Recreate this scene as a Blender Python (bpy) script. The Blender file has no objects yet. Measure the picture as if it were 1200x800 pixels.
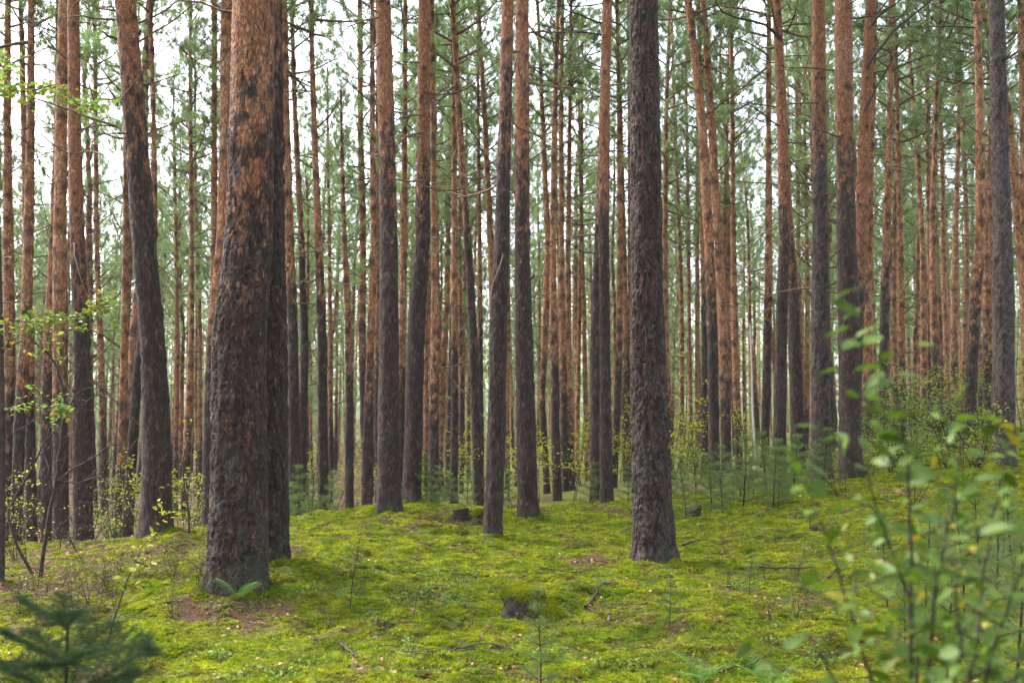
import bpy, math, random
import numpy as np
from mathutils import Vector, Matrix, Euler

# ------------------------------------------------------------------ camera, sky, sun, exposure
SC = bpy.context.scene
COL = SC.collection
CAM_H = 1.5
PITCH = math.radians(2.5)
LENS, SENSOR = 35.0, 36.0
SHIFT = 0.0242
F = LENS / SENSOR * 1200.0                      # focal length in photograph pixels

cam_data = bpy.data.cameras.new("camera")
cam = bpy.data.objects.new("camera", cam_data)
COL.objects.link(cam)
cam.location = (0, 0, CAM_H)
cam.rotation_euler = (math.pi / 2 + PITCH, 0, 0)
cam_data.lens = LENS
cam_data.sensor_width = SENSOR
cam_data.shift_y = SHIFT
cam_data.clip_start = 0.05
cam_data.clip_end = 3000
cam_data.dof.use_dof = True
cam_data.dof.focus_distance = 10.5
cam_data.dof.aperture_fstop = 2.8
SC.camera = cam

SUN_EL, SUN_AZ = math.radians(52), math.radians(-60)     # azimuth measured from +Y towards +X
world = bpy.data.worlds.new("World")
SC.world = world
world.use_nodes = True
wn = world.node_tree
wn.nodes.clear()
sky = wn.nodes.new("ShaderNodeTexSky")
sky.sky_type = 'NISHITA'
sky.sun_disc = False
sky.sun_elevation = SUN_EL
sky.sun_rotation = SUN_AZ
sky.air_density = 1.0
sky.dust_density = 4.0
hs = wn.nodes.new("ShaderNodeHueSaturation")
hs.inputs["Saturation"].default_value = 0.5             # overcast: the blue is veiled by cloud
bg = wn.nodes.new("ShaderNodeBackground")
bg.inputs["Strength"].default_value = 0.15
wo = wn.nodes.new("ShaderNodeOutputWorld")
wn.links.new(sky.outputs[0], hs.inputs["Color"])
wn.links.new(hs.outputs[0], bg.inputs["Color"])
wn.links.new(bg.outputs[0], wo.inputs["Surface"])

sun_data = bpy.data.lights.new("sun", 'SUN')
sun_data.energy = 1.5
sun_data.angle = math.radians(25)
sun_data.color = (1.0, 0.97, 0.93)
sun = bpy.data.objects.new("sun", sun_data)
COL.objects.link(sun)
sd = Vector((math.sin(SUN_AZ) * math.cos(SUN_EL), math.cos(SUN_AZ) * math.cos(SUN_EL), math.sin(SUN_EL)))
sun.rotation_euler = sd.to_track_quat('Z', 'Y').to_euler()
sun.location = (0, 0, 40)

SC.view_settings.view_transform = 'Standard'
SC.view_settings.look = 'None'
SC.view_settings.exposure = 2.5
SC.view_settings.gamma = 1.0
SC.view_settings.use_curve_mapping = False
SC.cycles.use_denoising = True
SC.cycles.max_bounces = 6
SC.cycles.diffuse_bounces = 3
SC.cycles.glossy_bounces = 2
SC.cycles.transmission_bounces = 4
SC.cycles.transparent_max_bounces = 4
SC.cycles.sample_clamp_indirect = 6.0
SC.cycles.volume_bounces = 1

# ------------------------------------------------------------------ helpers
RNG = np.random.default_rng(7)
random.seed(7)
FW = np.array([0, math.cos(PITCH), math.sin(PITCH)])
UP = np.array([0, -math.sin(PITCH), math.cos(PITCH)])

def ray(px, py):
    u = (px - 600.0) / F
    v = (400.0 - py) / F + SHIFT * 1200.0 / F
    return np.array([1.0, 0, 0]) * u + UP * v + FW

def at_depth(px, py, Y):
    d = ray(px, py)
    return np.array([0, 0, CAM_H]) + d * (Y / d[1])

def smooth(a, b, x):
    t = np.clip((x - a) / (b - a), 0, 1)
    return t * t * (3 - 2 * t)

_tabs = {}
def tab(seed, n=256):
    if seed not in _tabs:
        _tabs[seed] = np.random.default_rng(1000 + seed).random((n, n))
    return _tabs[seed]

def vnoise(u, v, seed=0, nu=256):
    """value noise, periodic in u with period nu (integer)"""
    t = tab(seed)
    iu = np.floor(u).astype(int); iv = np.floor(v).astype(int)
    fu = u - iu; fv = v - iv
    fu = fu * fu * (3 - 2 * fu); fv = fv * fv * (3 - 2 * fv)
    a = t[(iu % nu) % 256, iv % 256]; b = t[((iu + 1) % nu) % 256, iv % 256]
    c = t[(iu % nu) % 256, (iv + 1) % 256]; d = t[((iu + 1) % nu) % 256, (iv + 1) % 256]
    return (a * (1 - fu) + b * fu) * (1 - fv) + (c * (1 - fu) + d * fu) * fv

def fbm(u, v, seed=0, octv=4):
    s = 0; a = 0.5; n = 0
    for k in range(octv):
        s = s + a * vnoise(u * 2 ** k, v * 2 ** k, seed + k); n += a; a *= 0.5
    return s / n

def voronoi(u, v, seed=0, nu=256):
    """F1, F2 and a random number per cell"""
    tx, ty, tr = tab(seed), tab(seed + 1), tab(seed + 2)
    iu = np.floor(u).astype(int); iv = np.floor(v).astype(int)
    f1 = np.full(u.shape, 9.0); f2 = np.full(u.shape, 9.0); rr = np.zeros(u.shape)
    for du in (-1, 0, 1):
        for dv in (-1, 0, 1):
            cu = iu + du; cv = iv + dv
            a = (cu % nu) % 256; b = cv % 256
            d = np.hypot(cu + 0.1 + 0.8 * tx[a, b] - u, cv + 0.1 + 0.8 * ty[a, b] - v)
            near = d < f1
            f2 = np.where(near, f1, np.minimum(f2, d))
            rr = np.where(near, tr[a, b], rr)
            f1 = np.where(near, d, f1)
    return f1, f2, rr

class MB:
    """collects vertices and faces, builds ONE mesh"""
    def __init__(s):
        s.v = []; s.f = []; s.n = 0; s.attrs = {}
    def add(s, verts, faces, mat=0, smooth_=False, **attrs):
        verts = np.asarray(verts, float).reshape(-1, 3); faces = np.asarray(faces, int)
        s.v.append(verts)
        s.f.append((faces + s.n, mat, smooth_))
        for k, a in attrs.items():
            s.attrs.setdefault(k, []).append((s.n, np.asarray(a, float)))
        s.n += len(verts)
    def tube(s, path, rad, nseg=6, mat=0, cap=True):
        path = np.asarray(path, float); rad = np.asarray(rad, float)
        n = len(path)
        t = np.gradient(path, axis=0)
        t /= np.linalg.norm(t, axis=1)[:, None] + 1e-9
        ref = np.where(np.abs(t[:, 2:3]) > 0.9, np.array([[1.0, 0, 0]]), np.array([[0, 0, 1.0]]))
        a = np.cross(t, ref); a /= np.linalg.norm(a, axis=1)[:, None] + 1e-9
        b = np.cross(t, a)
        th = np.linspace(0, 2 * np.pi, nseg, endpoint=False)
        V = path[:, None, :] + rad[:, None, None] * (np.cos(th)[None, :, None] * a[:, None, :] + np.sin(th)[None, :, None] * b[:, None, :])
        s.add(V.reshape(-1, 3), grid_faces(n, nseg), mat, True)
        if cap:
            s.add(V[-1], [list(range(nseg))] if nseg == 4 else [[0, i, i + 1] for i in range(1, nseg - 1)], mat)
    def mesh(s, name, mats):
        me = bpy.data.meshes.new(name)
        V = np.concatenate(s.v); me.vertices.add(len(V)); me.vertices.foreach_set("co", V.ravel())
        nl = sum(f.size for f, _, _ in s.f); npoly = sum(len(f) for f, _, _ in s.f)
        me.loops.add(nl); me.polygons.add(npoly)
        li = np.concatenate([f.ravel() for f, _, _ in s.f]).astype(np.int32)
        tot = np.concatenate([np.full(len(f), f.shape[1]) for f, _, _ in s.f])
        st = np.concatenate([[0], np.cumsum(tot)[:-1]]).astype(np.int32)
        me.loops.foreach_set("vertex_index", li)
        me.polygons.foreach_set("loop_start", st)
        me.polygons.foreach_set("material_index", np.concatenate([np.full(len(f), m) for f, m, _ in s.f]).astype(np.int32))
        me.polygons.foreach_set("use_smooth", np.concatenate([np.full(len(f), sm) for f, _, sm in s.f]).astype(bool))
        for k, chunks in s.attrs.items():
            arr = np.zeros(len(V))
            for o, a in chunks: arr[o:o + len(a)] = a
            at = me.attributes.new(k, 'FLOAT', 'POINT'); at.data.foreach_set("value", arr.astype(np.float32))
        for m in mats: me.materials.append(m)
        me.update(calc_edges=True)
        return me

def grid_faces(nrow, nseg):
    i = np.arange(nrow - 1)[:, None]; j = np.arange(nseg)[None, :]
    jn = (j + 1) % nseg
    return np.stack([i * nseg + j, i * nseg + jn, (i + 1) * nseg + jn, (i + 1) * nseg + j], -1).reshape(-1, 4)

def link(name, me, parent=None, kind=None):
    o = bpy.data.objects.new(name, me)
    COL.objects.link(o)
    if parent is not None: o.parent = parent
    if kind: o["kind"] = kind
    return o

def thing(name, loc, label, cat, group=None, rz=0.0):
    o = bpy.data.objects.new(name, None)
    o.empty_display_size = 0.1
    COL.objects.link(o)
    o.location = tuple(float(c) for c in loc); o.rotation_euler = (0, 0, rz)
    o["label"] = label; o["category"] = cat
    if group: o["group"] = group
    return o

def copy_tree(o, parent=None):
    c = o.copy(); COL.objects.link(c)
    if parent is not None: c.parent = parent
    for ch in list(o.children): copy_tree(ch, c)
    return c

# ------------------------------------------------------------------ materials
def new_mat(name):
    m = bpy.data.materials.new(name); m.use_nodes = True
    nt = m.node_tree; nt.nodes.clear()
    out = nt.nodes.new("ShaderNodeOutputMaterial")
    return m, nt, out

def N(nt, kind, **kw):
    n = nt.nodes.new(kind)
    for k, v in kw.items():
        if k in n.inputs: n.inputs[k].default_value = v
        else: setattr(n, k, v)
    return n

def attr(nt, name):
    n = nt.nodes.new("ShaderNodeAttribute"); n.attribute_name = name
    return n.outputs["Fac"]

def math_(nt, op, a, b=None, clamp=False):
    n = nt.nodes.new("ShaderNodeMath"); n.operation = op; n.use_clamp = clamp
    for i, x in enumerate((a, b)):
        if x is None: continue
        if isinstance(x, (int, float)): n.inputs[i].default_value = x
        else: nt.links.new(x, n.inputs[i])
    return n.outputs[0]

def mix(nt, fac, a, b, mode='MIX'):
    n = nt.nodes.new("ShaderNodeMix"); n.data_type = 'RGBA'; n.blend_type = mode
    for sock, x in ((n.inputs[0], fac), (n.inputs[6], a), (n.inputs[7], b)):
        if isinstance(x, (int, float)): sock.default_value = x
        elif isinstance(x, tuple): sock.default_value = (*x, 1.0)
        else: nt.links.new(x, sock)
    return n.outputs[2]

def ramp(nt, fac, lo, hi):
    n = nt.nodes.new("ShaderNodeMapRange"); n.clamp = True
    n.inputs[1].default_value = lo; n.inputs[2].default_value = hi
    nt.links.new(fac, n.inputs[0])
    return n.outputs[0]

def noise(nt, vec, scale, detail=4.0, rough=0.6):
    n = nt.nodes.new("ShaderNodeTexNoise")
    n.inputs["Scale"].default_value = scale; n.inputs["Detail"].default_value = detail
    n.inputs["Roughness"].default_value = rough
    if vec is not None: nt.links.new(vec, n.inputs["Vector"])
    return n.outputs["Fac"]

def principled(nt, out, col, rough=0.9, spec=0.2, normal=None):
    b = nt.nodes.new("ShaderNodeBsdfPrincipled")
    if isinstance(col, tuple): b.inputs["Base Color"].default_value = (*col, 1)
    else: nt.links.new(col, b.inputs["Base Color"])
    b.inputs["Roughness"].default_value = rough
    b.inputs["Specular IOR Level"].default_value = spec
    if normal is not None: nt.links.new(normal, b.inputs["Normal"])
    nt.links.new(b.outputs[0], out.inputs["Surface"])
    return b

def bark_material(name, fine):
    m, nt, out = new_mat(name)
    tc = N(nt, "ShaderNodeTexCoord").outputs["Object"]
    mp = N(nt, "ShaderNodeMapping"); nt.links.new(tc, mp.inputs["Vector"]); mp.inputs["Scale"].default_value = (1, 1, 0.35)
    vec = mp.outputs[0]
    orange, plate, knot, tone, hgt = (attr(nt, k) for k in ("orange", "plate", "knot", "tone", "hgt"))
    n1 = noise(nt, vec, 60 if fine else 30, 5, 0.65)
    n2 = noise(nt, vec, 16, 4, 0.65)
    n3 = noise(nt, tc, 2.2, 3, 0.55)
    # loose flakes: warped cells, each with its own shade, dark gaps between
    nw = N(nt, "ShaderNodeTexNoise", Scale=(26.0 if fine else 14.0), Detail=3.0); nt.links.new(vec, nw.inputs["Vector"])
    wv = N(nt, "ShaderNodeVectorMath", operation='MULTIPLY_ADD'); nt.links.new(nw.outputs["Color"], wv.inputs[0])
    wv.inputs[1].default_value = (.05, .05, .05) if fine else (.09, .09, .09); nt.links.new(vec, wv.inputs[2])
    vsc = 46.0 if fine else 26.0
    vc = N(nt, "ShaderNodeTexVoronoi", Scale=vsc); nt.links.new(wv.outputs[0], vc.inputs["Vector"])
    ve = N(nt, "ShaderNodeTexVoronoi", Scale=vsc, feature='DISTANCE_TO_EDGE'); nt.links.new(wv.outputs[0], ve.inputs["Vector"])
    sepc = N(nt, "ShaderNodeSeparateColor"); nt.links.new(vc.outputs["Color"], sepc.inputs[0])
    cell, cell2 = sepc.outputs[0], sepc.outputs[1]
    gap = ramp(nt, ve.outputs["Distance"], 0.0, 0.16)
    # old bark: grey brown plates, red brown fissures
    plate_c = mix(nt, ramp(nt, n1, 0.30, 0.70), (0.012, 0.009, 0.008) if fine else (0.022, 0.018, 0.017), (0.044, 0.034, 0.031) if fine else (0.075, 0.062, 0.058))
    plate_c = mix(nt, ramp(nt, n2, 0.45, 0.75), plate_c, (0.052, 0.022, 0.015))
    plate_c = mix(nt, tone, plate_c, (0.120, 0.106, 0.102))
    plate_c = mix(nt, math_(nt, 'MULTIPLY', ramp(nt, cell, 0.62, 1.0), 0.75), plate_c, (0.105, 0.085, 0.080))
    plate_c = mix(nt, math_(nt, 'MULTIPLY', ramp(nt, cell, 0.35, 0.0), 0.75), plate_c, (0.016, 0.010, 0.008))
    plate_c = mix(nt, math_(nt, 'MULTIPLY', ramp(nt, cell2, 0.80, 1.0), 0.8), plate_c, (0.120, 0.045, 0.026))
    crev = mix(nt, n2, (0.010, 0.007, 0.006), (0.040, 0.016, 0.010))
    old = mix(nt, math_(nt, 'MULTIPLY', plate, math_(nt, 'ADD', 0.35, math_(nt, 'MULTIPLY', gap, 0.65))), crev, plate_c)
    green = math_(nt, 'MULTIPLY', ramp(nt, hgt, 1.3, 0.0), ramp(nt, n3, 0.45, 0.62))
    old = mix(nt, math_(nt, 'MULTIPLY', green, 0.5), old, (0.040, 0.058, 0.028))
    # young bark: thin orange flakes
    flake = mix(nt, ramp(nt, n1, 0.36, 0.64), *(((0.165, 0.052, 0.018), (0.350, 0.142, 0.058)) if fine else ((0.210, 0.070, 0.024), (0.460, 0.215, 0.090))))
    flake = mix(nt, ramp(nt, n3, 0.42, 0.66), flake, (0.290, 0.135, 0.070) if fine else (0.400, 0.210, 0.115))
    flake = mix(nt, math_(nt, 'MULTIPLY', ramp(nt, cell, 0.70, 1.0), 0.7), flake, (0.430, 0.230, 0.135) if fine else (0.540, 0.310, 0.190))
    flake = mix(nt, math_(nt, 'MULTIPLY', ramp(nt, cell, 0.30, 0.0), 0.7), flake, (0.110, 0.036, 0.016))
    flake = mix(nt, math_(nt, 'MULTIPLY', math_(nt, 'SUBTRACT', 1.0, gap), 0.75), flake, (0.060, 0.022, 0.012))
    flake = mix(nt, math_(nt, 'MULTIPLY', ramp(nt, cell2, 0.78, 0.95), 0.55), flake, (0.090, 0.062, 0.054))
    sel = math_(nt, 'ADD', orange, math_(nt, 'MULTIPLY', math_(nt, 'SUBTRACT', n2, 0.5), 1.4))
    sel = math_(nt, 'ADD', sel, math_(nt, 'MULTIPLY', math_(nt, 'SUBTRACT', cell2, 0.5), 0.55))
    col = mix(nt, ramp(nt, sel, 0.25, 0.75), old, flake)
    col = mix(nt, math_(nt, 'MULTIPLY', knot, 0.85), col, (0.022, 0.015, 0.013))
    bump = N(nt, "ShaderNodeBump", Strength=0.85, Distance=0.012 if fine else 0.02)
    h = math_(nt, 'ADD', math_(nt, 'MULTIPLY', n1, 0.5), math_(nt, 'MULTIPLY', gap, math_(nt, 'ADD', 0.3, cell)))
    nt.links.new(h, bump.inputs["Height"])
    principled(nt, out, col, 0.82, 0.3, bump.outputs[0])
    return m

def foliage_material(name, c1, c2, c3, rough=0.55, trans=0.4, scale=1.2, spec=0.3, third=0.25):
    """leaf or needle: each clump its own tint, light passes through"""
    m, nt, out = new_mat(name)
    geo = N(nt, "ShaderNodeNewGeometry")
    oi = N(nt, "ShaderNodeObjectInfo")
    tc = N(nt, "ShaderNodeTexCoord").outputs["Object"]
    n1 = noise(nt, tc, scale, 3, 0.6)
    rnd = geo.outputs["Random Per Island"]
    col = mix(nt, ramp(nt, n1, 0.35, 0.65), c1, c2)
    col = mix(nt, math_(nt, 'MULTIPLY', ramp(nt, rnd, 1 - third, 1.0), 0.9), col, c3)
    bright = math_(nt, 'ADD', 0.75, math_(nt, 'MULTIPLY', oi.outputs["Random"], 0.5))
    hsn = N(nt, "ShaderNodeHueSaturation"); nt.links.new(col, hsn.inputs["Color"]); nt.links.new(bright, hsn.inputs["Value"])
    col = hsn.outputs[0]
    b = principled(nt, out, col, rough, spec)
    tr = N(nt, "ShaderNodeBsdfTranslucent"); nt.links.new(col, tr.inputs["Color"])
    ms = N(nt, "ShaderNodeMixShader"); ms.inputs[0].default_value = trans
    nt.links.new(b.outputs[0], ms.inputs[1]); nt.links.new(tr.outputs[0], ms.inputs[2])
    nt.links.new(ms.outputs[0], out.inputs["Surface"])
    return m

def plain_material(name, c1, c2, scale=20.0, rough=0.85, spec=0.2, bump=0.3):
    m, nt, out = new_mat(name)
    tc = N(nt, "ShaderNodeTexCoord").outputs["Object"]
    n1 = noise(nt, tc, scale, 5, 0.65)
    b = N(nt, "ShaderNodeBump", Strength=bump, Distance=0.01); nt.links.new(n1, b.inputs["Height"])
    principled(nt, out, mix(nt, ramp(nt, n1, 0.3, 0.7), c1, c2), rough, spec, b.outputs[0])
    return m

M_BARK = bark_material("pine_bark", True)
M_BARK_FAR = bark_material("pine_bark_mid", False)
M_LIMB = plain_material("pine_limb", (0.055, 0.036, 0.028), (0.16, 0.095, 0.06), 14)
M_TWIG = plain_material("dead_twig", (0.022, 0.015, 0.012), (0.070, 0.052, 0.042), 25)
M_STEM = plain_material("sapling_stem", (0.014, 0.010, 0.007), (0.034, 0.026, 0.018), 30)
M_PALE = plain_material("pale_stem", (0.34, 0.30, 0.26), (0.48, 0.44, 0.40), 12)
M_NEEDLE = foliage_material("pine_needles", (0.120, 0.205, 0.078), (0.185, 0.268, 0.098), (0.255, 0.268, 0.085), 0.6, 0.55, 0.9)
M_SAPN = foliage_material("sapling_needles", (0.080, 0.135, 0.035), (0.130, 0.180, 0.045), (0.19, 0.19, 0.05), 0.6, 0.5, 3.0, third=0.15)
M_SPRUCE = foliage_material("spruce_needles", (0.014, 0.036, 0.011), (0.028, 0.062, 0.016), (0.04, 0.08, 0.018), 0.7, 0.2, 4.0, spec=.15)
M_YLEAF = foliage_material("yellow_green_leaves", (0.170, 0.220, 0.020), (0.320, 0.300, 0.020), (0.480, 0.330, 0.020), 0.5, 0.5, 1.5, third=0.2)
M_GLEAF = foliage_material("green_leaves", (0.110, 0.190, 0.030), (0.170, 0.250, 0.035), (0.320, 0.290, 0.035), 0.5, 0.45, 1.5, third=0.2)
M_BEECH = foliage_material("beech_leaves", (0.100, 0.190, 0.025), (0.180, 0.250, 0.030), (0.480, 0.240, 0.040), 0.5, 0.5, 4.0, third=0.2)
M_SHRUB = foliage_material("shrub_leaves", (0.034, 0.084, 0.012), (0.078, 0.118, 0.008), (0.200, 0.145, 0.006), 0.50, 0.40, 3.0, spec=0.22, third=0.22)
M_FERN = foliage_material("fern_fronds", (0.080, 0.190, 0.030), (0.120, 0.240, 0.040), (0.14, 0.24, 0.04), 0.5, 0.5, 4.0)
M_HEATH = foliage_material("bilberry_leaves", (0.060, 0.060, 0.022), (0.095, 0.065, 0.026), (0.160, 0.050, 0.022), 0.6, 0.3, 6.0, third=0.35)
M_STUMP = plain_material("rotten_stump", (0.012, 0.009, 0.007), (0.055, 0.040, 0.030), 24, bump=0.9)

def ground_material():
    m, nt, out = new_mat("mossy_ground")
    pos = N(nt, "ShaderNodeNewGeometry").outputs["Position"]
    lit = attr(nt, "litter")
    n1 = noise(nt, pos, 2.2, 4, 0.6); n2 = noise(nt, pos, 45, 4, 0.7); n3 = noise(nt, pos, 9, 4, 0.6)
    moss = mix(nt, ramp(nt, n1, 0.35, 0.65), (0.085, 0.105, 0.014), (0.150, 0.160, 0.022))
    moss = mix(nt, ramp(nt, n2, 0.35, 0.7), (0.045, 0.052, 0.012), moss)
    duff = mix(nt, ramp(nt, n2, .3, .7), (0.018, 0.009, 0.006), (0.105, 0.058, 0.032))
    sel = math_(nt, 'ADD', lit, math_(nt, 'MULTIPLY', math_(nt, 'SUBTRACT', n3, 0.5), 0.8))
    col = mix(nt, ramp(nt, sel, 0.35, 0.65), moss, duff)
    bump = N(nt, "ShaderNodeBump", Strength=0.8, Distance=0.03)
    nt.links.new(math_(nt, 'ADD', n2, n3), bump.inputs["Height"])
    principled(nt, out, col, 0.95, 0.1, bump.outputs[0])
    return m
M_GROUND = ground_material()

def moss_material():
    m, nt, out = new_mat("moss_tufts")
    pos = N(nt, "ShaderNodeNewGeometry").outputs["Position"]
    oi = N(nt, "ShaderNodeObjectInfo")
    n1 = noise(nt, pos, 3.2, 5, 0.65); n2 = noise(nt, pos, 5.0, 5, 0.7)
    col = mix(nt, ramp(nt, n1, 0.36, 0.64), (0.115, 0.190, 0.012), (0.325, 0.350, 0.019))
    col = mix(nt, math_(nt, 'MULTIPLY', ramp(nt, n2, 0.48, 0.64), 0.8), col, (0.125, 0.085, 0.028))
    hsn = N(nt, "ShaderNodeHueSaturation"); nt.links.new(col, hsn.inputs["Color"])
    nt.links.new(math_(nt, 'ADD', 0.65, math_(nt, 'MULTIPLY', oi.outputs["Random"], 0.7)), hsn.inputs["Value"])
    b = principled(nt, out, hsn.outputs[0], 0.9, 0.05)
    tr = N(nt, "ShaderNodeBsdfTranslucent"); nt.links.new(hsn.outputs[0], tr.inputs["Color"])
    ms = N(nt, "ShaderNodeMixShader"); ms.inputs[0].default_value = 0.35
    nt.links.new(b.outputs[0], ms.inputs[1]); nt.links.new(tr.outputs[0], ms.inputs[2])
    nt.links.new(ms.outputs[0], out.inputs["Surface"])
    return m
M_MOSS = moss_material()

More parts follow.
